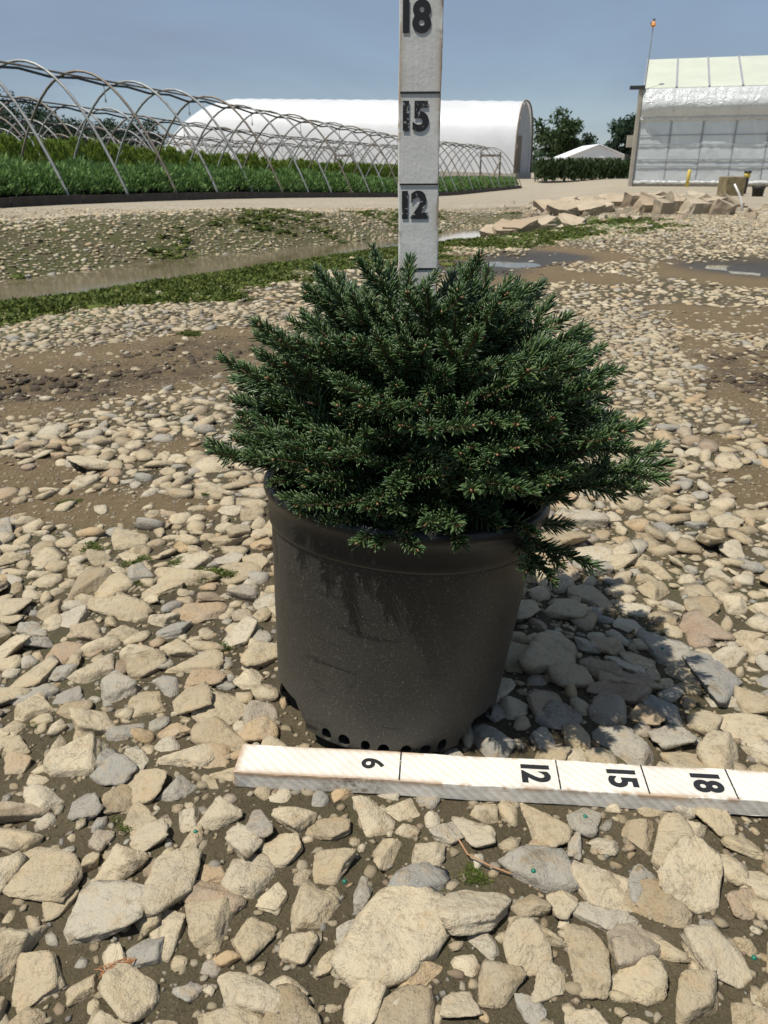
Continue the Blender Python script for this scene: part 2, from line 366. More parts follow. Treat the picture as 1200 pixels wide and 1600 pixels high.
board_a, board_b = np.array([-.1345, .567]), np.array([.40, .5285])
POT = np.array([.003, .697])
def pack(region, radii, area_n, mask_fn, hashd, cell, overlap):
    out = []
    x0, x1, y0, y1 = region
    for (ra, rb), cnt in zip(radii, area_n):
        # uniform over the wedge the picture can see, with a margin each side
        n = int(cnt); yy = np.sqrt(rng.uniform(y0 ** 2, y1 ** 2, n)) if y0 > 0 else rng.uniform(y0, y1, n); xx = rng.uniform(-1, 1, n) * (.60 * yy + .35)
        rr = rng.uniform(ra, rb, n); keep = rng.uniform(0, 1, n) < mask_fn(xx, yy, rr)
        for x, y, r in zip(xx[keep], yy[keep], rr[keep]):
            ci, cj = int(x // cell), int(y // cell); ok = True
            for i in (ci - 1, ci, ci + 1):
                for j in (cj - 1, cj, cj + 1):
                    for (a, b, c) in hashd.get((i, j), ()):
                        if (a - x) ** 2 + (b - y) ** 2 < (overlap * (c + r)) ** 2: ok = False; break
                    if not ok: break
                if not ok: break
            if ok: hashd.setdefault((ci, cj), []).append((x, y, r)); out.append((x, y, r))
    return out
def density(x, y, r):
    m = 1 - np.where(r < .02, .975, .992) * blob_mask(x, y, MUD, .3); m *= 1 - .9 * blob_mask(x, y, PUD)
    d, al = ditch_d(x, y); inch = al < .999
    m = np.where((np.abs(d) < .42) & inch, .03, m)
    m = np.where((d < -.38) & (d > -1.5) & inch, .22, m); m = np.where((d > .4) & (d < 1.7) & inch, m * .85, m)
    patch = sstep(-.22, .05, fbm(x, y, .7, 21, 3)); m = m * (.45 + .55 * patch)
    # nothing tall where pot and lying board rest
    return m
H1 = {}
near = pack((0, 0, .12, 3.3), [(.026, .033), (.020, .026), (.0145, .020), (.010, .0145), (.005, .010)], (1300, 8000, 34000, 50000, 40000), density, H1, .07, .66)
near = np.array(near)
H2 = {}
farp = np.array(pack((0, 0, 3.3, 12.5), [(.026, .042), (.013, .026)], (14000, 110000), lambda x, y, r: density(x, y, r) * (1 - .75 * sstep(8.5, 12.5, y)), H2, .09, .63))
pe = rng.uniform(0, 1, (30000, 2)); py = .12 + pe[:, 1] ** .8 * 2.6; pxx = (pe[:, 0] * 2 - 1) * (.6 * py + .3)
peb = np.stack([pxx, py, rng.uniform(.0014, .0052, len(py)) + (rng.uniform(0, 1, len(py)) < .1) * .003], -1)

def bdist(x, y):
    ab = board_b - board_a; t = np.clip(((x - board_a[0]) * ab[0] + (y - board_a[1]) * ab[1]) / (ab @ ab), 0, 1)
    return np.hypot(x - board_a[0] - t * ab[0], y - board_a[1] - t * ab[1])
def place(arr):
    x, y, a = arr.T; n = len(x)
    var = rng.integers(0, NV, n); rz = rng.uniform(0, 2 * np.pi, n); tx, ty = rng.normal(0, .16, (2, n))
    up = rng.uniform(.05, .45, n)                       # share of the half height that stands clear of the mud
    hz = np.array([shapes[1][i][:, 2].max() for i in var]) * a
    sz = rng.uniform(.7, 1.15, n) * np.where(y > 2.6, .72, 1.0)
    z = terrain(x, y) + hz * sz * up * .6
    lim = np.full(n, 9.0)
    bd = bdist(x, y); lim = np.where(bd < .021 + a * .9, .006, lim)
    pd = np.hypot(x - POT[0], y - POT[1]); lim = np.where(pd < .10 + a, -.002, lim); lim = np.where((pd >= .10 + a) & (pd < .135 + a), .022, lim)
    top = z + hz * sz + a * .12
    z = z - np.maximum(0, top - lim)
    keep = (z + hz * sz * .8 > terrain(x, y) - .001)
    return [q[keep] for q in (x, y, z, a, var, rz, tx, ty, sz)]
def rots(rz, tx, ty):
    c, s = np.cos(rz), np.sin(rz); Rz = np.zeros((len(rz), 3, 3)); Rz[:, 0, 0] = c; Rz[:, 0, 1] = -s; Rz[:, 1, 0] = s; Rz[:, 1, 1] = c; Rz[:, 2, 2] = 1
    Rx = np.zeros_like(Rz); Rx[:, 0, 0] = 1; Rx[:, 1, 1] = np.cos(tx); Rx[:, 1, 2] = -np.sin(tx); Rx[:, 2, 1] = np.sin(tx); Rx[:, 2, 2] = np.cos(tx)
    Ry = np.zeros_like(Rz); Ry[:, 1, 1] = 1; Ry[:, 0, 0] = np.cos(ty); Ry[:, 0, 2] = np.sin(ty); Ry[:, 2, 0] = -np.sin(ty); Ry[:, 2, 2] = np.cos(ty)
    return Rx @ Ry @ Rz
def joined(name, pl, k, material, smooth, parent=ground):
    x, y, z, a, var, rz, tx, ty, sz = pl; S = np.stack(shapes[k] if k in shapes else None); Fc = ICO[k][1]; n = len(x)
    P = S[var] * a[:, None, None]; P[:, :, 2] *= sz[:, None]
    P = np.einsum('nij,nvj->nvi', rots(rz, tx, ty), P) + np.stack([x, y, z], -1)[:, None, :]
    FF = Fc[None] + (np.arange(n) * P.shape[1])[:, None, None]
    o = link(name, mesh_np(name, P.reshape(-1, 3), FF.reshape(-1, 3), [material], smooth), parent); o['kind'] = 'stuff'; return o
pn = place(near)
zc = pn[1] * ct + CAMH * st; proj = pn[3] / zc
px_ = 600 + F * pn[0] / zc; py_ = 800 + F * (CAMH * ct - pn[1] * st) / zc
vis = (px_ > -30) & (px_ < 1230) & (py_ < 1640)
order = np.argsort(-np.where(vis, proj, 0)); big = order[:300]; rest = np.setdiff1d(np.arange(len(pn[0])), big)
big_me = [mesh_np('stone', rock_shape(4, p, .02, 80), ICO[4][1], [M_stone], True) for i, p in enumerate(prms)]
for i in big:
    x, y, z, a, var, rz, tx, ty, sz = [q[i] for q in pn]
    o = link('stone', big_me[int(var)], ground); Rm = rots(np.array([rz]), np.array([tx]), np.array([ty]))[0] @ np.diag([a, a, a * sz])
    o.matrix_local = Matrix.Translation((x, y, z)) @ Matrix(Rm.tolist()).to_4x4()
sub = lambda pl, m: [q[m] for q in pl]
pr = sub(pn, rest)
sm = (pr[3] > .011) & (pr[1] < 1.7)
joined('small_stones', sub(pr, sm), 2, M_stone, True)
joined('field_stones', sub(pr, ~sm), 1, M_stone, False)
print('stones', len(pn[0]), sm.sum(), len(farp))
joined('far_stones', place(farp), 1, M_stone_far, False)
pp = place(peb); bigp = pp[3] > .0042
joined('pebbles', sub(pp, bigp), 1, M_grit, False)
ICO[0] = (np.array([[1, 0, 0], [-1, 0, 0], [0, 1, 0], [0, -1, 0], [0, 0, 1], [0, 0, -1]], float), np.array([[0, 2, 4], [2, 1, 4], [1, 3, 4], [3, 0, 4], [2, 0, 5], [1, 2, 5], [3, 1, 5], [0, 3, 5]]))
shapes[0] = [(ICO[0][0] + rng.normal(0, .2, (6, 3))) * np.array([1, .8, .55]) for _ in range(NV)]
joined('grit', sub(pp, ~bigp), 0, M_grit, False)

# moss cushions along the ditch and scattered on the stones
def tuft_mesh(name, pts, sizes, blades=26):
    n = len(pts); V = []; pts = np.asarray(pts); sizes = np.asarray(sizes)
    nb = blades; th = rng.uniform(0, 2 * np.pi, (n, nb)); rad = np.sqrt(rng.uniform(0, 1, (n, nb))) * sizes[:, None]
    bx = pts[:, 0, None] + np.cos(th) * rad; by = pts[:, 1, None] + np.sin(th) * rad; dome = np.sqrt(np.clip(1 - (rad / sizes[:, None]) ** 2, 0, 1)) * sizes[:, None] * .30
    bz = pts[:, 2, None] + dome - sizes[:, None] * .05
    ln = sizes[:, None] * rng.uniform(.10, .26, (n, nb)); wd = sizes[:, None] * rng.uniform(.08, .16, (n, nb)); a2 = rng.uniform(0, 2 * np.pi, (n, nb))
    ox, oy = np.cos(th) * rad * .5 + rng.normal(0, .3, (n, nb)) * sizes[:, None], np.sin(th) * rad * .5 + rng.normal(0, .3, (n, nb)) * sizes[:, None]
    A = np.stack([bx - np.cos(a2) * wd, by - np.sin(a2) * wd, bz], -1); B = np.stack([bx + np.cos(a2) * wd, by + np.sin(a2) * wd, bz], -1); Cc = np.stack([bx + ox * .5, by + oy * .5, bz + ln], -1)
    V = np.stack([A, B, Cc], 2).reshape(-1, 3)
    return mesh_np(name, V, np.arange(len(V)).reshape(-1, 3), [M_moss])
cand = rng.uniform(0, 1, (26000, 2)); cy_ = 2.2 + cand[:, 1] * 9; cx_ = (cand[:, 0] * 2 - 1) * (.62 * cy_ + .4)
d, al = ditch_d(cx_, cy_); nn_ = fbm(cx_, cy_, .7, 31, 4)
sel = ((d < -.40) & (d > -1.75 + nn_ * 1.4) & (al < .985) & (nn_ > -.09 + .12 * rng.uniform(-1, 1, len(d)))) | ((d > .5) & (d < 1.9) & (nn_ > .05) & (rng.uniform(0, 1, len(d)) < .5))
mp_ = np.stack([cx_, cy_, terrain(cx_, cy_)], -1)[sel]
mp_ = mp_[:4600]; msz = rng.uniform(.025, .075, len(mp_)); dv_ = rng.integers(0, NV, len(mp_))
DP = np.stack(shapes[1])[dv_] * msz[:, None, None]; DP[:, :, 2] *= .55; DP = DP + mp_[:, None, :]
dome = mesh_np('moss_mats', DP.reshape(-1, 3), (ICO[1][1][None] + (np.arange(len(mp_)) * DP.shape[1])[:, None, None]).reshape(-1, 3), [M_moss], True)
o = link('moss', tuft_mesh('moss', mp_, msz)); mo = link('moss_mats', dome, o); mo['kind'] = 'stuff'; tag(o, 'green moss cushions lining the near bank of the ditch', 'moss', None, 'stuff')
# ------------------------------------------------------------------ nursery pot
def pot_material():
    m, t, p, l = mat('pot_plastic'); tc = N(t, 'ShaderNodeTexCoord'); ob = tc.outputs['Object']
    sp = N(t, 'ShaderNodeSeparateXYZ'); l(ob, sp.inputs[0])
    n1 = noise(t, 14, 7, .68, ob); n2 = noise(t, 900, 3, .7, ob); n3 = noise(t, 240, 5, .75, ob)
    dust = math_(t, 'MULTIPLY', ramp_fac(t, n1, .30, .75), .16)
    low = ramp(t, [(0, .85), (.06, .38), (.20, .04)]); l(sp.outputs[2], low.inputs['Fac'])          # splashed dirt, thickest at the foot
    body = ramp(t, [(.15, 1), (.192, 1), (.198, .25)]); l(sp.outputs[2], body.inputs['Fac'])
    dust = math_(t, 'MULTIPLY', math_(t, 'ADD', dust, math_(t, 'MULTIPLY', low.outputs['Color'], .55)), body.outputs['Color'])
    # scuffs: long horizontal smears where the dust was wiped off
    mpn = N(t, 'ShaderNodeMapping'); mpn.inputs['Scale'].default_value = (14, 14, 95); l(ob, mpn.inputs['Vector'])
    sc_ = ramp_fac(t, noise(t, 1.3, 4, .6, mpn.outputs[0], .5), .60, .66)
    dust = math_(t, 'MULTIPLY', dust, math_(t, 'SUBTRACT', 1, math_(t, 'MULTIPLY', sc_, .75)))
    c = mixc(t, dust, (.012, .012, .0115), (.105, .096, .076))
    c = mixc(t, math_(t, 'MULTIPLY', math_(t, 'MULTIPLY', ramp_fac(t, n3, .60, .70), .30), body.outputs['Color']), c, (.24, .22, .175))
    c = mixc(t, math_(t, 'MULTIPLY', math_(t, 'MULTIPLY', ramp_fac(t, n2, .63, .69), .65), body.outputs['Color']), c, (.42, .40, .33))  # specks
    l(c, p.inputs['Base Color']); l(math_(t, 'ADD', .34, math_(t, 'MULTIPLY', dust, .6)), p.inputs['Roughness'])
    p.inputs['Specular IOR Level'].default_value = .3
    mp2 = N(t, 'ShaderNodeMapping'); mp2.inputs['Scale'].default_value = (1, 1, .25); l(ob, mp2.inputs['Vector'])
    b = bump(t, p, noise(t, 60, 3, .5, mp2.outputs[0]).outputs['Fac'], .10, .004); bump(t, p, n2.outputs['Fac'], .12, .0006, b)
    return m
M_pot = pot_material()
def lathe(prof, n=160):
    V = []; Fc = []
    for r, z in prof: V += [(r * math.cos(2 * math.pi * k / n), r * math.sin(2 * math.pi * k / n), z) for k in range(n)]
    for i in range(len(prof) - 1): Fc += [(i * n + k, i * n + (k + 1) % n, (i + 1) * n + (k + 1) % n, (i + 1) * n + k) for k in range(n)]
    return V, Fc
PH, RT, RB = .2285, .1425, .1185
pot = empty('nursery_pot', (POT[0], POT[1], .004), (-.075, .085, 0)); pot.scale = (1, 1, 1.07)
tag(pot, 'dusty black plastic nursery pot leaning slightly on the stones', 'pot')
rb = lambda z: RB + (.134 - RB) * (z / .195)
prof = [(rb(0) - .006, .0), (rb(0) - .001, .0035), (rb(0), .009)] + [(rb(z), z) for z in np.linspace(.02, .192, 12)] + [(.1335, .1945), (.1310, .1945)] + [(rb(z) - .0028, z) for z in np.linspace(.186, .006, 8)] + [(.06, .006), (.012, .006), (.012, .0), (.06, 0), (rb(0) - .006, 0)]
V, Fc = lathe(prof)
bm = bmesh.new(); vv = [bm.verts.new(p) for p in V]
for f in Fc:
    try: bm.faces.new([vv[i] for i in f])
    except ValueError: pass
bmesh.ops.remove_doubles(bm, verts=bm.verts[:], dist=1e-5)
bmesh.ops.recalc_face_normals(bm, faces=bm.faces[:])
if bm.calc_volume(signed=True) < 0: bmesh.ops.reverse_faces(bm, faces=bm.faces[:])
bme = bpy.data.meshes.new('body_raw'); bm.to_mesh(bme); bm.free()
bo = link('body_raw', bme)
cut = MB()
for a in (-38, -150, 98, 35, 162):                   # arched foot gaps
    Mz = Matrix.Rotation(R(a), 3, 'Z')
    sec = [(-.032, -.01), (-.032, .010), (-.017, .028), (.017, .028), (.032, .010), (.032, -.01)]
    vs = [Mz @ Vector((r, y, z)) for r in (.085, .14) for y, z in sec]
    cut.add(vs, [tuple(range(5, -1, -1)), tuple(range(6, 12))] + [(i, (i + 1) % 6, (i + 1) % 6 + 6, i + 6) for i in range(6)])
for a in [-121, -111.5, -101, -92.5, -82, -72.5, -64, 66, 130]:      # small round drain holes between the gaps
    Mz = Matrix.Rotation(R(a), 3, 'Z'); nseg = 14
    hw, hh, hz0 = random.uniform(.0046, .0064), random.uniform(.0052, .0075), random.uniform(.0085, .0112)
    vs = [Mz @ Vector((r, hw * math.cos(2 * math.pi * q / nseg), hz0 + hh * math.sin(2 * math.pi * q / nseg))) for r in (.095, .14) for q in range(nseg)]
    cut.add(vs, [tuple(range(nseg - 1, -1, -1)), tuple(range(nseg, 2 * nseg))] + [(i, (i + 1) % nseg, (i + 1) % nseg + nseg, i + nseg) for i in range(nseg)])
co = cut.build('cutter', M_pot)
cb = bmesh.new(); cb.from_mesh(co.data); bmesh.ops.recalc_face_normals(cb, faces=cb.faces[:]); cb.to_mesh(co.data); cb.free()
md = bo.modifiers.new('b', 'BOOLEAN'); md.operation = 'DIFFERENCE'; md.object = co; md.solver = 'EXACT'
dg = bpy.context.evaluated_depsgraph_get(); dg.update()
body = bpy.data.meshes.new_from_object(bo.evaluated_get(dg)); body.name = 'pot_body'
bpy.data.objects.remove(bo); bpy.data.objects.remove(co)
body.materials.clear(); body.materials.append(M_pot)
body.polygons.foreach_set('use_smooth', np.ones(len(body.polygons), bool)); body.polygons.foreach_set('material_index', np.zeros(len(body.polygons), np.int32))
bob = link('pot_body', body, pot)
try:
    body.set_sharp_from_angle(angle=R(35))
except Exception: pass
rim_prof = [(.1318, .188), (.1362, .190), (.1372, .1925), (.1368, .197), (.1372, .203), (.1378, .209), (.1388, .213), (.1412, .2165), (.1425, .2195), (.1424, .2235), (.1408, .2265), (.1378, .2280), (.1345, .2270), (.1322, .2235), (.1315, .215), (.1305, .1945)]
M_rim = simple('rim_plastic', (.011, .011, .011), .38, .35, 60, 0, .35)
V, Fc = lathe(rim_prof); rim = link('rim', mesh_np('rim', V, Fc, [M_rim], True), pot)
# potting soil
M_soil = simple('potting_soil', (.035, .024, .016), .95, .6, 160)
V = [(0, 0, .197)]; Fc3 = []
for i in range(1, 13):
    for k in range(60):
        r = .1312 * i / 12; a = 2 * math.pi * k / 60; V.append((r * math.cos(a), r * math.sin(a), .192 + random.uniform(-.004, .006) + .004 * (1 - i / 12)))
Fc3 += [(0, 1 + k, 1 + (k + 1) % 60) for k in range(60)]
for i in range(11):
    for k in range(60):
        a, b, c_, d_ = 1 + i * 60 + k, 1 + i * 60 + (k + 1) % 60, 1 + (i + 1) * 60 + (k + 1) % 60, 1 + (i + 1) * 60 + k; Fc3 += [(a, d_, c_), (a, c_, b)]
link('soil', mesh_np('soil', V, Fc3, [M_soil]), pot)

# ------------------------------------------------------------------ dwarf spruce
def needle_arr(base, d, ln, wd, up):
    """one needle: a slim four-sided spindle, 8 tris"""
    d = d / np.linalg.norm(d); x = np.cross(d, up); x /= max(np.linalg.norm(x), 1e-6); z = np.cross(x, d)
    b = base; m1 = base + d * ln * .25; m2 = base + d * ln * .8; tip = base + d * ln
    q = [m1 + x * wd, m1 + z * wd * .8, m1 - x * wd, m1 - z * wd * .8]
    r = [m2 + x * wd * .85, m2 + z * wd * .7, m2 - x * wd * .85, m2 - z * wd * .7]
    return [b] + q + r + [tip]
NF = [(0, 2, 1), (0, 3, 2), (0, 4, 3), (0, 1, 4)] + [f for i in range(4) for f in ((1 + i, 1 + (i + 1) % 4, 5 + (i + 1) % 4), (1 + i, 5 + (i + 1) % 4, 5 + i))] + [(5, 6, 9), (6, 7, 9), (7, 8, 9), (8, 5, 9)]
def axis_needles(V, Fc, MI, p0, d0, bend, Ln, r, dens=19, nl=.0140, twig_r=.0011, bud=True):
    """twig from p0 along d0 (bending), its needles and its buds"""
    up = np.array([0, 0, 1.0]); n = max(4, int(Ln / .006)); pts = []; p = p0.copy(); d = d0 / np.linalg.norm(d0)
    for i in range(n + 1):
        pts.append(p.copy()); p = p + d * Ln / n; d = d + bend / n; d /= np.linalg.norm(d)
    ring = 5; b0 = len(V)
    for i, q in enumerate(pts):
        dd = pts[min(i + 1, n)] - pts[max(i - 1, 0)]; dd /= np.linalg.norm(dd); x = np.cross(dd, up); x /= max(np.linalg.norm(x), 1e-6); z = np.cross(x, dd); rr = twig_r * (1.2 - .5 * i / n)
        for k in range(ring): a = 2 * math.pi * k / ring; V.append(q + (x * math.cos(a) + z * math.sin(a)) * rr)
    for i in range(n):
        for k in range(ring):
            a, b, c_, d_ = b0 + i * ring + k, b0 + i * ring + (k + 1) % ring, b0 + (i + 1) * ring + (k + 1) % ring, b0 + (i + 1) * ring + k
            Fc += [(a, b, c_), (a, c_, d_)]; MI += [1, 1]
    cnt = int(Ln * 100 * dens); gold = 2.39996
    for i in range(cnt):
        s = (i + .5) / cnt; fi = s * n; j = min(int(fi), n - 1); q = pts[j] + (pts[j + 1] - pts[j]) * (fi - j)
        dd = pts[j + 1] - pts[j]; dd /= np.linalg.norm(dd); x = np.cross(dd, up); x /= max(np.linalg.norm(x), 1e-6); z = np.cross(x, dd)
        a = i * gold + r.normal(0, .25); cz = math.cos(a)
        if cz < -.55 and r.uniform() < .75: a = r.choice([-1, 1]) * r.uniform(.9, 1.9)      # parted below
        rad = x * math.sin(a) + z * math.cos(a)
        tilt = r.normal(.88, .14) - .40 * s ** 5 - .10 * max(0, math.cos(a))
        nd = dd * math.cos(tilt) + rad * math.sin(tilt)
        l_ = nl * r.uniform(.78, 1.12) * (1 - .25 * s ** 6) * (.8 + .2 * min(1, s * 6))
        b = len(V); V.extend(needle_arr(q + rad * twig_r * .6, nd, l_, .00088 * r.uniform(.85, 1.2), rad)); Fc += [tuple(k + b for k in f) for f in NF]; MI += [0] * len(NF)
    if bud:
        dd = pts[-1] - pts[-2]; dd /= np.linalg.norm(dd); x = np.cross(dd, up); x /= max(np.linalg.norm(x), 1e-6); z = np.cross(x, dd)
        for e, (cx, sz) in enumerate(((0, 1.0), (.0026, .7), (-.0026, .7))):
            if r.uniform() < (.55 if e else .3): continue
            b = len(V); c0 = pts[-1] + x * cx; sz = sz * .0017
            V.append(c0 - dd * sz * .5)
            for k in range(6): a = math.pi * k / 3; V.append(c0 + dd * sz * .6 + (x * math.cos(a) + z * math.sin(a)) * sz * .85)
            V.append(c0 + dd * sz * 2.3)
            for k in range(6): Fc += [(b, b + 1 + (k + 1) % 6, b + 1 + k), (b + 7, b + 1 + k, b + 1 + (k + 1) % 6)]; MI += [2, 2]
    return pts
def shoot_mesh(seed, Ln, laterals, dens=19):
    r = np.random.default_rng(seed); V = []; Fc = []; MI = []
    bend = np.array([r.normal(0, .12), 0, r.normal(.12, .15)])
    pts = axis_needles(V, Fc, MI, np.zeros(3), np.array([0, 1.0, 0]), bend, Ln, r, dens)
    for k in range(laterals):
        j = int(len(pts) * r.uniform(.35, .7)); s = (-1) ** k
        axis_needles(V, Fc, MI, pts[j], np.array([s * r.uniform(.6, .9), .8, r.normal(.1, .2)]), np.array([-s * .25, .1, .15]), Ln * r.uniform(.38, .55), r, dens, .0126, .0009)
    me = mesh_np('shoot', np.array(V), np.array(Fc), [M_needle, M_bark, M_bud], False, MI); return me
shootA = [shoot_mesh(100 + i, .070 + .005 * (i % 4), 0) for i in range(8)]
shootB = [shoot_mesh(200 + i, .080 + .004 * (i % 4), 1 + i % 2) for i in range(8)]
shootI = [shoot_mesh(300 + i, .06, 2, 17) for i in range(4)]
SR = np.array([.034, .712, .230])
spruce = empty('dwarf_spruce', SR.tolist()); tag(spruce, 'compact dark green dwarf spruce growing in the black pot', 'spruce')
def env(d):
    """how far the shrub reaches in a direction"""
    ax = .172 if d[0] > 0 else .146; ay = .104 if d[1] < 0 else .16; az = .164 if d[2] > 0 else .20
    q = 3.7; return (abs(d[0] / ax) ** q + abs(d[1] / ay) ** q + abs(d[2] / az) ** q) ** (-1 / q)
tr = MB(); tr.tube([(0, 0, -.045), (.002, 0, .03), (-.002, .002, .08), (.001, 0, .13)], [.011, .010, .008, .005], 8); tr.build('trunk', M_bark, spruce, True)
r = np.random.default_rng(42)
def orient(d, upv):
    y = d / np.linalg.norm(d); z = upv - y * (upv @ y); z = z / max(np.linalg.norm(z), 1e-6); x = np.cross(y, z)
    return Matrix(np.stack([x, y, z], 1).tolist()).to_4x4()
NB = 74; nsh = 0; ga = math.pi * (3 - math.sqrt(5))
inner = []
for k in range(NB):
    sz = 1 - (k + .5) / NB * 1.0                       # from straight up to a little below level
    el = math.asin(max(0.0, sz)); az = k * ga + r.normal(0, .12); el += r.normal(0, .05)
    d = np.array([math.cos(el) * math.cos(az), math.cos(el) * math.sin(az), math.sin(el)])
    Rr = env(d) * r.uniform(.86, 1.10) * (.92 if d[2] < .12 else 1)
    tip = d * Rr; low = d[2] < .12
    if low: tip = tip + np.array([0, 0, .008 + r.uniform(-.03, .025) + (.045 if d[0] < -.25 else (.0 if d[0] < .3 else -.03))])
    st0 = np.array([0, 0, max(.0, min(.11, d[2] * .12))]); midp = st0 * .4 + tip * .52 + np.array([0, 0, .012 if not low else .035])
    q = [((1 - u) ** 2) * st0 + 2 * u * (1 - u) * midp + u * u * tip for u in np.linspace(0, .80, 9)]
    b = MB(); b.tube([Vector(p) for p in q], [.0042 - .0028 * i / 8 for i in range(9)], 6); bo = b.build('branch', M_bark, spruce, True)
    dirn = lambda u: 2 * (1 - u) * (midp - st0) + 2 * u * (tip - midp)
    def put(u, dv, big):
        global nsh
        p = ((1 - u) ** 2) * st0 + 2 * u * (1 - u) * midp + u * u * tip
        me = (shootB if big else shootA)[int(r.integers(0, 8))]
        o = bpy.data.objects.new('shoot', me); C.objects.link(o); o.parent = bo
        s = r.uniform(.82, 1.10)
        upv = np.array([0, 0, 1.0]) + d * .5 + r.normal(0, .15, 3)
        o.matrix_local = Matrix.Translation(p.tolist()) @ orient(dv, upv) @ Matrix.Scale(s, 4); nsh += 1
    up = np.array([0, 0, 1.0]); a1 = dirn(.75); a1 /= np.linalg.norm(a1); lat = np.cross(a1, up if abs(a1[2]) < .9 else np.array([1.0, 0, 0])); lat /= np.linalg.norm(lat); nrm = np.cross(lat, a1)
    put(.74, a1 + up * .28, True)
    for j, u in enumerate((.48, .60, .70) if k % 2 else (.54, .66, .42)):
        av = dirn(u); av /= np.linalg.norm(av); s = (-1) ** j
        dv = av * r.uniform(.75, 1.0) + lat * s * r.uniform(.5, .95) + nrm * r.normal(.10, .28) + up * .22
        put(u, dv, r.uniform() < .45)
    for j in range(5):
        u = r.uniform(.15, .6); av = dirn(u); inner.append((((1 - u) ** 2) * st0 + 2 * u * (1 - u) * midp + u * u * tip, av / np.linalg.norm(av) + r.normal(0, .6, 3), int(r.integers(0, 4)), r.uniform(.7, 1.0)))
# shaded inner shoots, beyond counting: one mesh
arrs = []
for me in shootI:
    V = np.empty(len(me.vertices) * 3, np.float32); me.vertices.foreach_get('co', V); Fi = np.empty(len(me.polygons) * 3, np.int32); me.loops.foreach_get('vertex_index', Fi); mi = np.empty(len(me.polygons), np.int32); me.polygons.foreach_get('material_index', mi)
    arrs.append((V.reshape(-1, 3), Fi.reshape(-1, 3), mi))
VV, FF, MM, off = [], [], [], 0
for p, dv, i, s in inner:
    A = np.array(orient(dv, np.array([0, 0, 1.0])).to_3x3()) * s; V, Fi, mi = arrs[i]
    VV.append(V @ A.T + p); FF.append(Fi + off); MM.append(mi); off += len(V)
io = link('inner_shoots', mesh_np('inner_shoots', np.vstack(VV), np.vstack(FF), [M_needle, M_bark, M_bud], False, np.concatenate(MM)), spruce); io['kind'] = 'stuff'

# ------------------------------------------------------------------ measuring sticks
def paint_material(name, tint, saw):
    m, t, p, l = mat(name); tc = N(t, 'ShaderNodeTexCoord'); ob = tc.outputs['Object']; g = N(t, 'ShaderNodeNewGeometry')
    sp = N(t, 'ShaderNodeSeparateXYZ'); l(ob, sp.inputs[0])
    n1 = noise(t, 30, 6, .65, ob); n2 = noise(t, 260, 5, .7, ob)
    mpn = N(t, 'ShaderNodeMapping'); mpn.inputs['Scale'].default_value = (12, 160, 160); l(ob, mpn.inputs['Vector'])
    grain = noise(t, 1.0, 5, .6, mpn.outputs[0])
    c = mixc(t, ramp_fac(t, n1, .35, .75), tint, tuple(v * .80 for v in tint))
    c = mixc(t, math_(t, 'MULTIPLY', ramp_fac(t, n2, .60, .72), .45), c, (.36, .32, .25))
    # saw marks or brush grain
    wv = N(t, 'ShaderNodeTexWave', wave_type='BANDS', bands_direction='DIAGONAL', i_Scale=62.0, i_Distortion=2.0, i_Detail=2.0); l(ob, wv.inputs['Vector'])
    if saw: c = mixc(t, math_(t, 'MULTIPLY', ramp_fac(t, wv.outputs['Fac'], .50, .95), .32), c, (.46, .39, .29))
    # bare wood where the arrises have chipped
    yy = math_(t, 'ABSOLUTE', sp.outputs[1]); zz = sp.outputs[2]
    edge = math_(t, 'MULTIPLY', ramp_fac(t, yy, .0150, .0180), ramp_fac(t, zz, .0128, .0172))
    chip = math_(t, 'MULTIPLY', edge, ramp_fac(t, noise(t, 22, 5, .6, ob), .44, .49))
    mpe = N(t, 'ShaderNodeMapping'); mpe.inputs['Scale'].default_value = (30, 120, 120); l(ob, mpe.inputs['Vector'])
    endm = ramp(t, [(.0, 1), (.007, 0)]); l(math_(t, 'ADD', sp.outputs[0], math_(t, 'MULTIPLY', math_(t, 'SUBTRACT', noise(t, 120, 4, .6, ob).outputs['Fac'], .5), .016)), endm.inputs['Fac'])
    bare = math_(t, 'MAXIMUM', chip, math_(t, 'MULTIPLY', endm.outputs['Color'], .8))
    c = mixc(t, bare, c, mixc(t, ramp_fac(t, grain, .3, .7), (.40, .25, .13), (.24, .145, .07)))
    if saw:   # brown stain low on the front edge
        st_ = math_(t, 'MULTIPLY', ramp(t, [(.06, 0), (.10, 1), (.125, 1), (.16, 0)]).outputs['Color'], 1.0)
        rr = ramp(t, [(.075, 0), (.105, 1), (.125, 1), (.15, 0)]); l(sp.outputs[0], rr.inputs['Fac'])
        fr = ramp_fac(t, math_(t, 'MULTIPLY', sp.outputs[1], -1.0), .0182, .0188)
        c = mixc(t, math_(t, 'MULTIPLY', math_(t, 'MULTIPLY', rr.outputs['Color'], fr), math_(t, 'MULTIPLY', ramp_fac(t, noise(t, 180, 5, .7, ob), .40, .60), .85)), c, (.12, .075, .04))
    l(c, p.inputs['Base Color']); p.inputs['Roughness'].default_value = .72; p.inputs['Specular IOR Level'].default_value = .3
    b = bump(t, p, grain.outputs['Fac'], .30, .001)
    if saw: b = bump(t, p, wv.outputs['Fac'], .25, .0006, b)
    bump(t, p, n2.outputs['Fac'], .35, .0007, b)
    return m
M_pa = paint_material('white_paint_sawn', (.70, .67, .60), True)
M_pb = paint_material('white_paint_aged', (.70, .685, .635), False)
def ink_material(name, wear):
    m, t, p, l = mat(name); g = N(t, 'ShaderNodeNewGeometry'); n = noise(t, 190, 5, .7, g.outputs['Position'], 1.0)
    c = mixc(t, ramp_fac(t, n, wear, wear + .03), (.012, .012, .013), (.50, .48, .43)); l(c, p.inputs['Base Color']); p.inputs['Roughness'].default_value = .55; return m
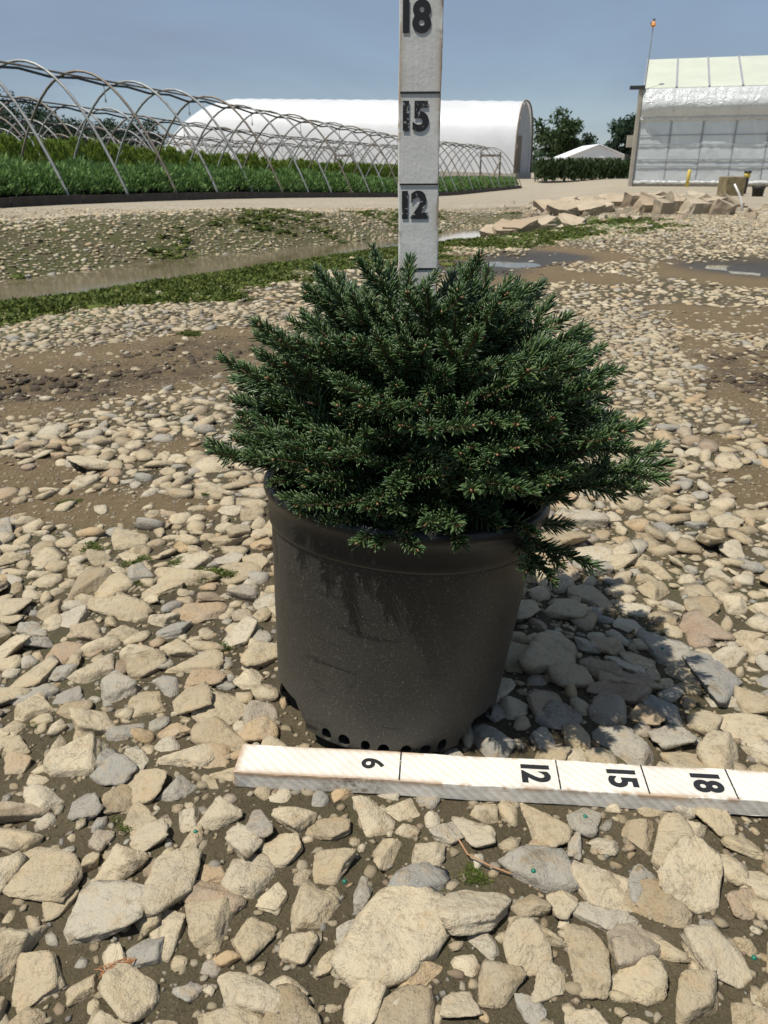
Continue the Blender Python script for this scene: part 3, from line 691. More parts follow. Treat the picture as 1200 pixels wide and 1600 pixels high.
M_ink, M_inkw, M_inkx = ink_material('black_ink', .74), ink_material('black_ink_worn', .585), ink_material('black_ink_smudged', .70)
def glyphs(name, text, size, bold, sx, m, parent, M):
    cu = bpy.data.curves.new(name, 'FONT'); cu.body = text; cu.size = size; cu.offset = bold; cu.extrude = .00012; cu.space_character = .86
    cu.align_x = 'CENTER'; cu.align_y = 'CENTER'
    o = bpy.data.objects.new('tmp', cu); C.objects.link(o); dg = bpy.context.evaluated_depsgraph_get(); dg.update()
    me = bpy.data.meshes.new_from_object(o.evaluated_get(dg)); bpy.data.objects.remove(o)
    me.name = name; me.materials.clear(); me.materials.append(m)
    vs = np.array([v.co[:] for v in me.vertices]); cx = (vs[:, 0].min() + vs[:, 0].max()) / 2; cy = (vs[:, 1].min() + vs[:, 1].max()) / 2
    me.transform(Matrix.Diagonal((sx, 1, 1, 1)) @ Matrix.Translation((-cx, -cy, 0)))
    g = link(name, me, parent); g.matrix_local = M; return g
IN = .0254
def stick_mesh(name, length, m, seed, wd=.0381, th=.0185):
    """sawn lath along +X, marks count from x=0; a little wavy, with rounded arrises"""
    b = MB(); b.box((length / 2, 0, th / 2), (length, wd, th)); me = b.mesh(name, [m])
    bm = bmesh.new(); bm.from_mesh(me)
    bmesh.ops.bevel(bm, geom=bm.edges[:], offset=.0011, segments=2, affect='EDGES', profile=.6)
    for i in range(1, 60):
        ge = bm.verts[:] + bm.edges[:] + bm.faces[:]; bmesh.ops.bisect_plane(bm, geom=ge, plane_co=(length * i / 60, 0, 0), plane_no=(1, 0, 0))
    rr = random.Random(seed)
    for v in bm.verts:
        v.co.y += .0005 * math.sin(v.co.x * 37 + seed) + rr.gauss(0, .00018); v.co.z += .0001 * math.sin(v.co.x * 23 + 2 * seed) + rr.gauss(0, .00005)
    bm.to_mesh(me); bm.free(); me.polygons.foreach_set('use_smooth', [False] * len(me.polygons)); return me
# lying stick
ang = math.atan2(-.0340, .48)
lay = empty('measuring_stick', (-.1385, .5712, .0035), (R(.6), R(.3), ang)); tag(lay, 'white painted wooden measuring stick lying on stones before the pot', 'measuring stick')
link('lath', stick_mesh('lath', .62, M_pa, 3), lay)
TOP = .0187
def mark(parent, x, w0, w1, m, thick=.0011):
    b = MB(); b.box((x, (w0 + w1) / 2, TOP + .00025), (thick, abs(w1 - w0), .0003)); b.build('inch_mark', m, parent)
for x in (6, 11.75, 14.85, 17.9, 21): mark(lay, x * IN + .0015, -.0182, .0182, M_inkw if x != 14.85 else M_ink, .0013)
rotM = lambda x, y, z, a: Matrix.Translation((x, y, z)) @ Matrix.Rotation(a, 4, 'Z')
glyphs('numeral', '6', .0285, .0006, 1.0, M_inkx, lay, rotM(5.05 * IN, .001, TOP + .00035, R(-90)))
for n_, x in (('12', 11.0), ('15', 14.1), ('18', 17.1)): glyphs('numeral', n_, .0350, .0012, .86, M_ink, lay, rotM(x * IN, -.001, TOP + .00035, R(-90)))
# upright stick in the pot: local X runs up, top face looks at the viewer
up_ = empty('measuring_stick', (.0352, .800, .2145)); up_.rotation_euler = (0, 0, 0)
up_.matrix_world = Matrix.Translation((.0340, .8045, .2135)) @ Matrix(((-.004, -1, 0), (0.0, 0, -1), (1, -.004, 0))).to_4x4()
tag(up_, 'grey white upright measuring stick standing in the pot behind the spruce', 'measuring stick')
link('lath', stick_mesh('lath', .56, M_pb, 8), up_)
for x in (9, 12, 15, 18): mark(up_, x * IN + (0 if x < 18 else .001), -.0180, .0180, M_ink, .0017)
for n_, x in (('12', 11.30), ('15', 14.25), ('18', 17.30)): glyphs('numeral', n_, .0325, .0013, .98, M_inkw if n_ != '18' else M_ink, up_, rotM(x * IN, .0035, TOP + .00035, R(-90)))

# ------------------------------------------------------------------ hoop house frames and their crops
M_pipe = simple('galvanised_pipe', (.30, .30, .285), .55, .3, 6, .25)
M_pipe_r = simple('weathered_pipe', (.20, .165, .13), .6, .35, 5, .2)
M_black = simple('black_poly_pipe', (.022, .022, .024), .5, .3, 8)
M_wood = simple('weathered_timber', (.17, .135, .10), .85, .35, 12)
M_edge = simple('dark_edging_board', (.045, .038, .032), .85, .4, 5)
M_bed = simple('bed_fabric', (.05, .045, .035), .95, .5, 6)
PHI = R(19.8); U = Vector((math.sin(PHI), math.cos(PHI), 0)); NL = Vector((-math.cos(PHI), math.sin(PHI), 0))
P0 = Vector((-6.05, 13.0, 0)); TW, THT, SP = 4.4, 2.45, 1.66
def gz(p): return Vector((p.x, p.y, tz(p.x, p.y)))
def hoop_mesh(name, m):
    pts = []
    for a in np.linspace(-1, 1, 27):
        a = math.copysign(1 - (1 - abs(a)) ** 1.25, a); pts.append((0, TW / 2 * (1 + a), THT * (1 - abs(a) ** 2.1) - (.05 if abs(a) > .999 else 0)))
    b = MB(); b.tube(pts, .027, 6); return b.mesh(name, [m], True)
hoopA, hoopB = hoop_mesh('hoop', M_pipe), hoop_mesh('hoop', M_pipe_r)
names = ['bare steel hoop house frame over the low juniper bed', 'bare hoop house frame behind the juniper bed, over arborvitae', 'third bare hoop house frame back from the gravel road', 'farthest bare hoop house frame against the dark treeline']
rotz = math.pi / 2 - PHI
for k in range(4):
    o0 = P0 + NL * (TW + .12) * k; t0, t1 = (-5, 27) if k < 2 else (-3, 25 if k == 2 else 22)
    h = empty('hoop_house', gz(o0)); tag(h, names[k], 'hoop house', 'bare hoop houses in a row')
    base = h.location.copy(); ridge = []
    for i in range(t0, t1 + 1):
        q = gz(o0 + U * SP * i); o = link('hoop', hoopA if (i * 7 + k) % 3 else hoopB, h, q - base, (0, 0, rotz + random.gauss(0, .012))); o.scale = (1, 1, random.uniform(.985, 1.015))
        ridge.append(q + NL * TW / 2 + Vector((0, 0, THT - .03)))
    b = MB(); b.tube([p - base + Vector((0, 0, random.gauss(-.02, .012))) for p in ridge], .022, 6); b.build('ridge_pipe', M_pipe_r, h, True)
    pts = []
    for a_, c_ in zip(ridge[:-1], ridge[1:]): pts += [a_ - base - Vector((0, 0, .07)), (a_ + c_) / 2 - base - Vector((0, 0, .11 + random.uniform(0, .04)))]
    b = MB(); b.tube(pts, .026, 6); b.build('irrigation_pipe', M_black, h, True)
    for j in range(0, len(ridge) - 1, 2):
        p = (ridge[j] + ridge[j + 1]) / 2 - base; b = MB(); b.tube([p - Vector((0, 0, .1)), p - Vector((0, 0, .40))], .009, 5); b.box(p - Vector((0, 0, .42)), (.035, .035, .07)); b.build('sprinkler_drop', M_pipe, h)
    q = o0 + U * (SP * t1 - .3); b = MB()
    for s in (1.5, 2.8): g_ = gz(q + NL * s); b.beam(g_ - base - Vector((0, 0, .05)), g_ - base + Vector((0, 0, 2.15)), .10, .09, (0, 1, 0))
    za = gz(q + NL * 1.5) - base + Vector((0, 0, 1.95)); zb = gz(q + NL * 2.8) - base + Vector((0, 0, 1.95)); b.beam(za, zb, .09, .14)
    br = gz(q + NL * 1.5 - U * 3.4) - base; b.beam(br, za - Vector((0, 0, .3)), .08, .08)
    b.build('door_frame', M_wood, h)
# edging board of the front bed
be = empty('bed_edging', gz(P0)); tag(be, 'long dark edging board along the front of the juniper bed', 'edging')
edge_pts = [gz(P0 + U * (SP * i) - NL * .22) for i in range(-5, 27)] + [gz(P0 + U * (SP * 27) + NL * .1), gz(P0 + U * (SP * 27.3) + NL * 1.2), gz(P0 + U * SP * 27.4 + NL * 2.6)]
for a_, c_ in zip(edge_pts[:-1], edge_pts[1:]):
    b = MB(); d_ = (c_ - a_).normalized() * .012; b.beam(a_ + d_ - be.location + Vector((0, 0, .045)), c_ - d_ - be.location + Vector((0, 0, .045)), .05, .21 + random.uniform(-.012, .012)); b.build('board', M_edge, be)
bedV = []
for i in range(-6, 28):
    for s in np.linspace(-.18, TW * 4 + .6, 12): q = gz(P0 + U * SP * i + NL * s); bedV.append((q.x, q.y, q.z + .012))
bed = link('planting_bed', mesh_np('planting_bed', bedV, [(i * 12 + j, (i + 1) * 12 + j, (i + 1) * 12 + j + 1, i * 12 + j + 1) for i in range(33) for j in range(11)], [M_bed])); tag(bed, 'dark fabric covered planting beds', None, None, 'structure')

def spray(r, n, shape, ln, wd, up):
    """n leaf sprays (bent two-quad blades) over a body given by shape(r)->(pos, outward)"""
    V, Fc = [], []
    for i in range(n):
        p, o = shape(r); d = np.array(o) + r.normal(0, .35, 3) + np.array([0, 0, up]); d /= np.linalg.norm(d)
        x = np.cross(d, r.normal(0, 1, 3)); x /= np.linalg.norm(x); l_ = ln * r.uniform(.6, 1.25); w_ = wd * r.uniform(.6, 1.2); p = np.array(p); m = p + d * l_ * .55; e = p + d * l_ + np.array([0, 0, -.08 * l_])
        b = len(V); V += [p - x * w_ * .5, p + x * w_ * .5, m + x * w_, m - x * w_, e]; Fc += [(b, b + 1, b + 2), (b, b + 2, b + 3), (b + 3, b + 2, b + 4)]
    return np.array(V), np.array(Fc)
def jun_shape(r):
    a = r.uniform(0, 2 * np.pi); u = math.sqrt(r.uniform(0, 1)); rr = .30 * u; h = .42 * (1 - u ** 2.4) * r.uniform(.55, 1.05)
    return (rr * math.cos(a), rr * math.sin(a), .12 + h), (math.cos(a) * u, math.sin(a) * u, .6)
def arb_shape(r):
    a = r.uniform(0, 2 * np.pi); z = r.uniform(0, 1) ** .9; rr = .25 * (1 - z ** 1.7) * math.sqrt(r.uniform(.3, 1)) + .03
    return (rr * math.cos(a), rr * math.sin(a), .15 + z * 1.12), (math.cos(a) * .5, math.sin(a) * .5, .9)
M_tub = simple('black_tub', (.02, .02, .021), .6, .2, 10)
def tub(r0=.14, h_=.2):
    V, Fc = lathe([(.02, 0), (r0 * .8, 0), (r0, h_), (r0 * 1.06, h_), (r0 * .95, h_ - .02), (.02, h_ - .03)], 12); return mesh_np('tub', V, Fc, [M_tub], True)
tubm = tub()
r = np.random.default_rng(77)
junV = [spray(r, 520, jun_shape, .12, .015, .5) for _ in range(4)]; arbV = [spray(r, 620, arb_shape, .17, .017, .9) for _ in range(4)]
junM = [mesh_np('foliage', v, f, [M_juniper]) for v, f in junV]; arbM = [mesh_np('foliage', v, f, [M_arbor]) for v, f in arbV]
def crop(kind, rows, t0, t1, step, rowstep, start, meshes, raw, mt, label, group, cat, smin, smax, maxn=300):
    pos = []
    for j in range(rows):
        t = t0 + (j % 2) * step * .5
        while t < t1:
            q = P0 + U * (t + r.normal(0, .05)) + NL * (start + j * rowstep + r.normal(0, .04)); pos.append((q.x * q.x + q.y * q.y, q.x, q.y)); t += step
    if not pos: return
    pos = [p for p in pos if p[1] > -.62 * p[2] - 2]
    pos.sort(); Z = terrain(np.array([p[1] for p in pos]), np.array([p[2] for p in pos]))
    for (d, x, y), z in list(zip(pos, Z))[:maxn]:
        e = empty(kind, (x, y, z + .014), (0, 0, r.uniform(0, 6.28))); s = r.uniform(smin, smax); e.scale = (s, s, s * r.uniform(.9, 1.1)); tag(e, label, cat, group)
        link('foliage', meshes[int(r.integers(0, 4))], e); link('tub', tubm, e)
    VV, FF, off = [], [], 0
    for (d, x, y), z in list(zip(pos, Z))[maxn:]:
        v, f = raw[int(r.integers(0, 4))]; a = r.uniform(0, 6.28); s = r.uniform(smin, smax); v2 = np.stack([v[:, 0] * math.cos(a) - v[:, 1] * math.sin(a), v[:, 0] * math.sin(a) + v[:, 1] * math.cos(a), v[:, 2]], -1) * s + np.array([x, y, z]); VV.append(v2); FF.append(f + off); off += len(v)
    if VV: o = link(kind + '_rows', mesh_np(kind + '_rows', np.vstack(VV), np.vstack(FF), [mt])); tag(o, 'far rows of ' + label.split(' in ')[0], cat, None, 'stuff')
crop('juniper_shrub', 8, -6, 44, .50, .52, .48, junM, junV, M_juniper, 'low feathery green juniper in the front container bed', 'junipers in the front bed', 'juniper', 1.0, 1.25)
crop('arborvitae', 4, -5, 40, .36, .6, TW + .45, arbM, arbV, M_arbor, 'tall yellow green arborvitae in the second hoop house bed', 'arborvitae behind the junipers', 'arborvitae', .90, 1.02)

# ------------------------------------------------------------------ white covered tunnel
def film_material(name, col, rough, transp, wr=.3, scale=2.0):
    m, t, p, l = mat(name); g = N(t, 'ShaderNodeNewGeometry'); n = noise(t, scale, 6, .6, g.outputs['Position'])
    c = mixc(t, ramp_fac(t, n, .3, .72), col, tuple(v * .86 for v in col)); l(c, p.inputs['Base Color']); p.inputs['Roughness'].default_value = rough
    bump(t, p, noise(t, scale * 2.2, 4, .6, g.outputs['Position'], 1.0).outputs['Fac'], wr, .08)
    tr = N(t, 'ShaderNodeBsdfTranslucent'); l(c, tr.inputs['Color']); ms = N(t, 'ShaderNodeMixShader', i_0=.22); l(p.outputs[0], ms.inputs[1]); l(tr.outputs[0], ms.inputs[2])
    tp = N(t, 'ShaderNodeBsdfTransparent'); m2 = N(t, 'ShaderNodeMixShader', i_0=transp); l(ms.outputs[0], m2.inputs[1]); l(tp.outputs[0], m2.inputs[2])
    l(m2.outputs[0], t.nodes['Material Output'].inputs['Surface']); return m
M_cover = film_material('white_cover', (.74, .75, .76), .45, .0, .12, .5)
M_grey = simple('grey_sheeting', (.36, .37, .38), .7, .12, 1.2)
M_dark = simple('dark_opening', (.05, .05, .05), .8, .3, 2)
M_conc = simple('concrete', (.36, .33, .27), .9, .15, 3)
A_ = R(18); AX = Vector((-math.cos(A_), math.sin(A_), .030)); WD = Vector((math.sin(A_), math.cos(A_), 0))
p_ = at_depth(803, 280, 66.0); O = Vector((p_.x, p_.y, p_.z)); LEN, WW, HH = 31.5, 9.0, 5.75
wt = empty('covered_tunnel', O); tag(wt, 'long white plastic covered tunnel behind the bare hoop houses', 'polytunnel')
def arch(n=28):
    out = []
    for a in np.linspace(0, math.pi, n):
        cx, sx = math.cos(a), math.sin(a); out.append((WW / 2 - WW / 2 * math.copysign(abs(cx) ** .75, cx), HH * (.16 + .84 * sx ** .80) if 0 < a < math.pi else .35))
    return out
ar = arch(); nA = len(ar); V = []; ns = 44
for i in range(ns + 1):
    for y, z in ar:
        sag = .035 * math.sin(i * math.pi) - .05 * abs(math.sin(i * math.pi / 2))
        V.append(AX * (LEN * i / ns + (random.uniform(-.12, .12) if i == 0 else 0)) + WD * y + Vector((0, 0, (z + (sag if z > .5 else 0)) * math.sqrt(1 - .8 * max(0, (i / ns - .80) / .20) ** 2))))
link('cover', mesh_np('cover', V, [(i * nA + j, (i + 1) * nA + j, (i + 1) * nA + j + 1, i * nA + j + 1) for i in range(ns) for j in range(nA - 1)], [M_cover], True), wt)
for nm, off_ in (('end_wall', .25),):
    V = [AX * off_ + WD * y + Vector((0, 0, z)) for y, z in ar] + [AX * off_ + WD * (WW / 2) + Vector((0, 0, .3))]
    link(nm, mesh_np(nm, V, [(j, j + 1, nA) for j in range(nA - 1)], [M_grey]), wt)
b = MB(); b.tube([AX * .02 + WD * y + Vector((0, 0, z + .02)) for y, z in ar], .07, 6); b.build('end_hoop', M_wood, wt, True)
b = MB(); q = [AX * .12 + WD * y + Vector((0, 0, z)) for y, z in ((1.1, .4), (3.6, .4), (3.6, 3.2), (1.1, 3.0))]; q2 = [p + AX * .08 for p in q]; b.add(q + q2, [(0, 1, 2, 3), (7, 6, 5, 4), (0, 4, 5, 1), (1, 5, 6, 2), (2, 6, 7, 3), (3, 7, 4, 0)]); b.build('door', M_wood, wt)
b = MB(); b.beam(Vector((0, 0, -.35)) - AX * .1, AX * LEN - Vector((0, 0, .35)), .22, 1.5); b.build('base_board', M_conc, wt)
b = MB(); b.beam(Vector((0, 0, -.3)) + AX * .05, WD * WW - Vector((0, 0, .3)) + AX * .05, .22, 1.5); b.build('base_board', M_conc, wt)

# ------------------------------------------------------------------ greenhouse on the right
M_film = film_material('greenhouse_film', (.74, .785, .81), .3, .30, .3, 1.2)
M_roll = film_material('inflated_film', (.72, .74, .74), .16, .12, 1.0, 1.6)
M_strip = film_material('crumpled_white_film', (.82, .82, .80), .3, .0, 1.0, 4)
M_roof = film_material('fibreglass_roof', (.70, .73, .60), .4, .06, .05, .8)
M_steel = simple('greenhouse_steel', (.30, .31, .33), .5, .1, 4, .2)
gA = R(17); GU = Vector((math.cos(gA), -math.sin(gA), 0)); GN = Vector((math.sin(gA), math.cos(gA), 0)); UPV = Vector((0, 0, 1))
px0, py0 = G(988, 291); GO = Vector((px0, py0, -.02)); GL, GW, EAVE, CUR, RID = 13.0, 7.0, 3.27, 2.25, 4.55
gh = empty('greenhouse', GO); tag(gh, 'film clad greenhouse with pale green roof and inflated side curtain', 'greenhouse')
BAY = 1.10; nb = int(GL / BAY)
def quad(name, a, b_, c_, d_, m, nx_=1, ny_=1, wob=0.0, th=.0):
    V = []; 
    for j in range(ny_ + 1):
        for i in range(nx_ + 1):
            u, v = i / nx_, j / ny_; p = a * (1 - u) * (1 - v) + b_ * u * (1 - v) + c_ * u * v + d_ * (1 - u) * v
            V.append(p + GN * (random.gauss(0, wob) if wob else 0))
    return link(name, mesh_np(name, V, [(j * (nx_ + 1) + i, j * (nx_ + 1) + i + 1, (j + 1) * (nx_ + 1) + i + 1, (j + 1) * (nx_ + 1) + i) for j in range(ny_) for i in range(nx_)], [m], True), gh)
for i in range(nb):
    for z0, z1 in ((.16, .95), (.95, 1.76), (1.76, CUR)):
        quad('wall_film', GU * BAY * (i + .01) + UPV * z0, GU * BAY * (i + .99) + UPV * z0, GU * BAY * (i + .99) + UPV * z1, GU * BAY * (i + .01) + UPV * z1, M_film, 6, 5, .006)
    quad('roof_panel', GU * BAY * (i + .02) + UPV * EAVE, GU * BAY * (i + .98) + UPV * EAVE, GU * BAY * (i + .98) + GN * GW / 2 + UPV * RID, GU * BAY * (i + .02) + GN * GW / 2 + UPV * RID, M_roof, 2, 6, .004)
    quad('back_roof_panel', GU * BAY * (i + .02) + GN * GW + UPV * EAVE, GU * BAY * (i + .98) + GN * GW + UPV * EAVE, GU * BAY * (i + .98) + GN * (GW / 2 + .01) + UPV * RID, GU * BAY * (i + .02) + GN * (GW / 2 + .01) + UPV * RID, M_roof)
quad('back_wall', GN * GW, GU * BAY * nb + GN * GW, GU * BAY * nb + GN * GW + UPV * EAVE, GN * GW + UPV * EAVE, M_film)
for k_, e in enumerate((0, BAY * nb)):
    V = [GU * e + GN * .05, GU * e + GN * (GW - .05), GU * e + GN * (GW - .05) + UPV * EAVE, GU * e + GN * GW / 2 + UPV * (RID - .03), GU * e + GN * .05 + UPV * EAVE]
    me = bpy.data.meshes.new('gable'); me.from_pydata(V, [], [(0, 1, 2, 3, 4)]); me.materials.append(M_film); link('gable', me, gh)
# inflated curtain: a soft bulging roll of film, creased at the top
V = []; nU, nV = 150, 22
for i in range(nU + 1):
    for j in range(nV + 1):
        v = j / nV; a = math.pi * v; u = GL * i / nU; bay = .5 + .5 * math.cos(2 * math.pi * u / (BAY * 2))
        end = min(1, u / .5, (GL - u) / .5) ** .5
        bul = (.34 * math.sin(a) ** .8 + .05 * math.sin(2 * a)) * (.55 + .45 * end) - .05 * bay * math.sin(a)
        cre = .03 * math.sin(u * 21 + 2.5 * math.sin(u * 3.1)) * (v ** 5) + .018 * math.sin(u * 33 + v * 4 + 2 * math.sin(u * 5)) * v ** 3
        V.append(GU * u - GN * (bul + cre + .03) + UPV * (CUR + .08 + (EAVE - CUR - .1) * v))
link('side_curtain', mesh_np('side_curtain', V, [(i * (nV + 1) + j, (i + 1) * (nV + 1) + j, (i + 1) * (nV + 1) + j + 1, i * (nV + 1) + j + 1) for i in range(nU) for j in range(nV)], [M_roll], True), gh)
def crumple(name, z, h_, out, amp, seed):
    rr = random.Random(seed); V = []; n = 130
    for i in range(n + 1):
        for k in range(7): a = -math.pi / 2 + math.pi * k / 6; q = 1 + rr.uniform(-amp, amp); V.append(GU * GL * i / n - GN * (out + math.cos(a) * h_ * .6 * q) + UPV * (z + math.sin(a) * h_ * q))
    return link(name, mesh_np(name, V, [(i * 7 + k, (i + 1) * 7 + k, (i + 1) * 7 + k + 1, i * 7 + k + 1) for i in range(n) for k in range(6)], [M_strip], True), gh)
crumple('film_roll', CUR + .02, .075, .04, .35, 1); crumple('film_hem', .16, .05, .03, .6, 2)
for i in range(nb + 1):
    b = MB(); b.beam(GU * BAY * i + GN * .09 - UPV * .2, GU * BAY * i + GN * .09 + UPV * EAVE, .09, .09, (0, 1, 0)); b.build('stud', M_steel, gh)
    b = MB(); b.beam(GU * BAY * i + UPV * (EAVE + .012), GU * BAY * i + GN * GW / 2 + UPV * (RID + .012), .06, .05); b.build('rafter', M_steel, gh)
for z in (.72, .95, 1.45, 1.76): b = MB(); b.beam(GU * -.02 - GN * .028 + UPV * (z - .02), GU * GL * .99 - GN * .028 + UPV * (z - .02), .022, .028); b.build('girt', M_steel, gh)
for i0, s in ((2.05, 1), (4.95, -1), (8, 1)): b = MB(); b.beam(GU * BAY * i0 + GN * .22 + UPV * .1, GU * BAY * (i0 + s * .8) + GN * .22 + UPV * 1.0, .05, .05); b.build('brace', M_steel, gh)
b = MB(); b.beam(GU * -.1 + GN * .02 - UPV * .10, GU * GL + GN * .02 - UPV * .10, .06, .5); b.build('sill_board', M_conc, gh)
b = MB(); b.beam(GU * -.10 - GN * .05 - UPV * .1, GU * -.10 - GN * .05 + UPV * EAVE, .12, .12, (0, 1, 0)); b.build('corner_post', M_conc, gh)
b = MB(); b.beam(GU * -.50 - GN * .1 + UPV * (EAVE + .02), GU * .03 - GN * .1 + UPV * (EAVE + .02), .14, .12); b.build('gutter_end', M_black, gh)
b = MB(); b.beam(GU * -.28 + UPV * 1.35, GU * -.28 + UPV * 1.75, .22, .12, (0, 1, 0)); b.build('control_box', M_conc, gh)
b = MB(); b.tube([GU * -.32 + UPV * (.95 + .0), GU * -.32 + UPV * 1.12], .09, 8); b.build('vent_fan', M_black, gh)
# weather mast on the corner
ma = empty('weather_mast', GO + GU * .02 - GN * .12 + UPV * EAVE); tag(ma, 'thin mast with orange wind sensor on the greenhouse corner', 'mast')
b = MB(); b.tube([(0, 0, 0), (.02, 0, 1.0), (.035, 0, 1.86)], .016, 6); b.build('pole', M_pipe, ma)
M_or = simple('orange_plastic', (.62, .25, .06), .5, .1, 8)
b = MB(); b.tube([(.035, 0, 1.86), (.035, 0, 1.92), (.035, 0, 2.0), (.035, 0, 2.06)], [.03, .10, .07, .02], 8); b.build('wind_sensor', M_or, ma)
b = MB(); b.tube([(.035, 0, 2.05), (.035, 0, 2.12)], .045, 6); b.box((-.04, 0, 1.98), (.08, .03, .05)); b.build('sensor_cap', M_wood, ma)

# ------------------------------------------------------------------ things before the greenhouse
M_yel = simple('yellow_paint', (.62, .47, .10), .6, .2, 9)
def gpt(px, py): x, y = G(px, py); return Vector((x, y, tz(x, y)))
def bollard(px, py, h_, lean, label, top=None):
    e = empty('bollard', gpt(px, py)); tag(e, label, 'bollard'); V, Fc = lathe([(.001, -.05), (.062, -.05), (.062, h_ - .04), (.045, h_ - .01), (.001, h_)], 16)
    link('post', mesh_np('post', V, Fc, [M_yel if top is None else M_black], True), e); e.rotation_euler = (0, lean, 0)
    if top:
        V, Fc = lathe([(.070, h_ - .14), (.075, h_ - .14), (.075, h_ - .03), (.07, h_ - .03)], 16); link('yellow_band', mesh_np('yellow_band', V, Fc, [M_yel], True), e)
        V, Fc = lathe([(.001, h_ - .03), (.09, h_ - .03), (.09, h_ + .01), (.001, h_ + .02)], 16); link('cap', mesh_np('cap', V, Fc, [M_black], True), e)
bollard(1073, 292, .58, R(2), 'short yellow bollard standing before the greenhouse wall')
bollard(1161, 303, .52, R(3), 'dark post with a yellow band beside the square block', True)
def block(px, py, d, m, name, label, cat, bev, rz=0, z=0):
    b = MB(); b.box((0, 0, d[2] / 2), d); me = b.mesh(name, [m], False, bev); o = link(name, me, None, gpt(px, py) + Vector((0, d[1] / 2, z - .01)), (0, 0, rz)); tag(o, label, cat); return o
M_blk = simple('mossy_concrete', (.20, .16, .085), .95, .35, 7)
block(1146, 306, (.46, .42, .42), M_blk, 'concrete_block', 'square brown concrete block by the dark post', 'block', .02, R(4))
bk = empty('bucket', gpt(1183, 307)); tag(bk, 'small black plastic tub on the gravel near the block', 'tub')
V, Fc = lathe([(.001, 0), (.115, 0), (.135, .19), (.15, .19), (.15, .215), (.13, .215), (.11, .02), (.001, .02)], 24); link('tub_body', mesh_np('tub_body', V, Fc, [M_tub], True), bk)
V = [(.15 * math.cos(a), .15 * math.sin(a), .2 - .02) for a in np.linspace(math.pi, 2 * math.pi, 13)]; b = MB(); b.tube(V, .007, 5); b.build('handle', M_tub, bk)
M_wp = simple('white_pvc', (.75, .73, .68), .5, .08, 8)
q = gpt(1160, 334); e = empty('plastic_pipe', q); tag(e, 'thin white plastic pipe leaning up from the rubble', 'pipe')
b = MB(); b.tube([(0, 0, -.05), (-.03, .02, .10), (-.085, .03, .22), (-.155, .05, .335)], [.016, .016, .015, .012], 8); b.build('tube', M_wp, e, True)

# ------------------------------------------------------------------ slabs edging the end of the ditch
def slab_mat():
    m, t, p, l = mat('slab_stone'); g = N(t, 'ShaderNodeNewGeometry'); oi = N(t, 'ShaderNodeObjectInfo')
    rc = ramp(t, [(0, (.28, .225, .155)), (.4, (.40, .33, .235)), (.7, (.34, .26, .175)), (1, (.46, .40, .30))]); l(oi.outputs['Random'], rc.inputs['Fac'])
    n = noise(t, 5, 7, .7, g.outputs['Position']); c = mixc(t, math_(t, 'MULTIPLY', ramp_fac(t, n, .42, .7), .6), rc.outputs['Color'], (.23, .18, .12)); l(c, p.inputs['Base Color']); p.inputs['Roughness'].default_value = .9
    bump(t, p, noise(t, 26, 6, .7, g.outputs['Position']).outputs['Fac'], .6, .012); return m
M_slab = slab_mat(); r = np.random.default_rng(9)
def slab_mesh():
    n = int(r.integers(5, 8)); aa = np.linspace(0, 2 * np.pi, n, endpoint=False) + r.normal(0, .22, n); rd = r.uniform(.75, 1.1, n)
    bm = bmesh.new(); lo = [bm.verts.new((math.cos(a) * q, math.sin(a) * q, -1 + r.normal(0, .15))) for a, q in zip(aa, rd)]; hi = [bm.verts.new((v.co.x * r.uniform(.82, 1.02), v.co.y * r.uniform(.82, 1.02), 1 + r.normal(0, .3))) for v in lo]
    bm.faces.new(lo[::-1]); bm.faces.new(hi)
    for i in range(n): bm.faces.new((lo[i], lo[(i + 1) % n], hi[(i + 1) % n], hi[i]))
    bmesh.ops.triangulate(bm, faces=bm.faces[:]); bmesh.ops.subdivide_edges(bm, edges=bm.edges[:], cuts=2, use_grid_fill=True)
    for v in bm.verts: v.co += Vector(r.normal(0, 1, 3)) * .028
    me = bpy.data.meshes.new('rock_slab'); bm.to_mesh(me); bm.free(); me.materials.append(M_slab); return me
slabs = [slab_mesh() for _ in range(12)]
def slab(px, py, sx, sy, sz, tilt, rz, dz=0):
    p = gpt(px, py); o = link('rock_slab', slabs[int(r.integers(0, 12))], ground, p + Vector((0, 0, dz)), (tilt + r.normal(0, .08), r.normal(0, .12), rz + r.normal(0, .15)), (sx, sy, sz))
for i, (px, py) in enumerate([(778, 350), (795, 352), (812, 353), (800, 343), (822, 347), (842, 348), (862, 343), (835, 337), (857, 333), (878, 336), (893, 341), (902, 332), (915, 336), (880, 327), (925, 329), (940, 333), (950, 325), (962, 330), (975, 326), (905, 323), (985, 321), (938, 319), (960, 316)]):
    slab(px, py, .27, .11, .045, R(34), R(-50), .08)
for px, py in [(990, 331), (1012, 334), (1035, 335), (1060, 334), (1085, 335), (1108, 334), (1128, 336), (1002, 322), (1030, 323), (1058, 324), (1088, 324), (1118, 325), (1140, 327), (1050, 317), (1085, 316), (1020, 316)]:
    slab(px, py, .22, .15, .10, R(14), R(0), .05)
for k in range(70):
    slab(r.uniform(775, 1200), r.uniform(318, 345), .06, .05, .045, R(20), r.uniform(0, 3), .0)

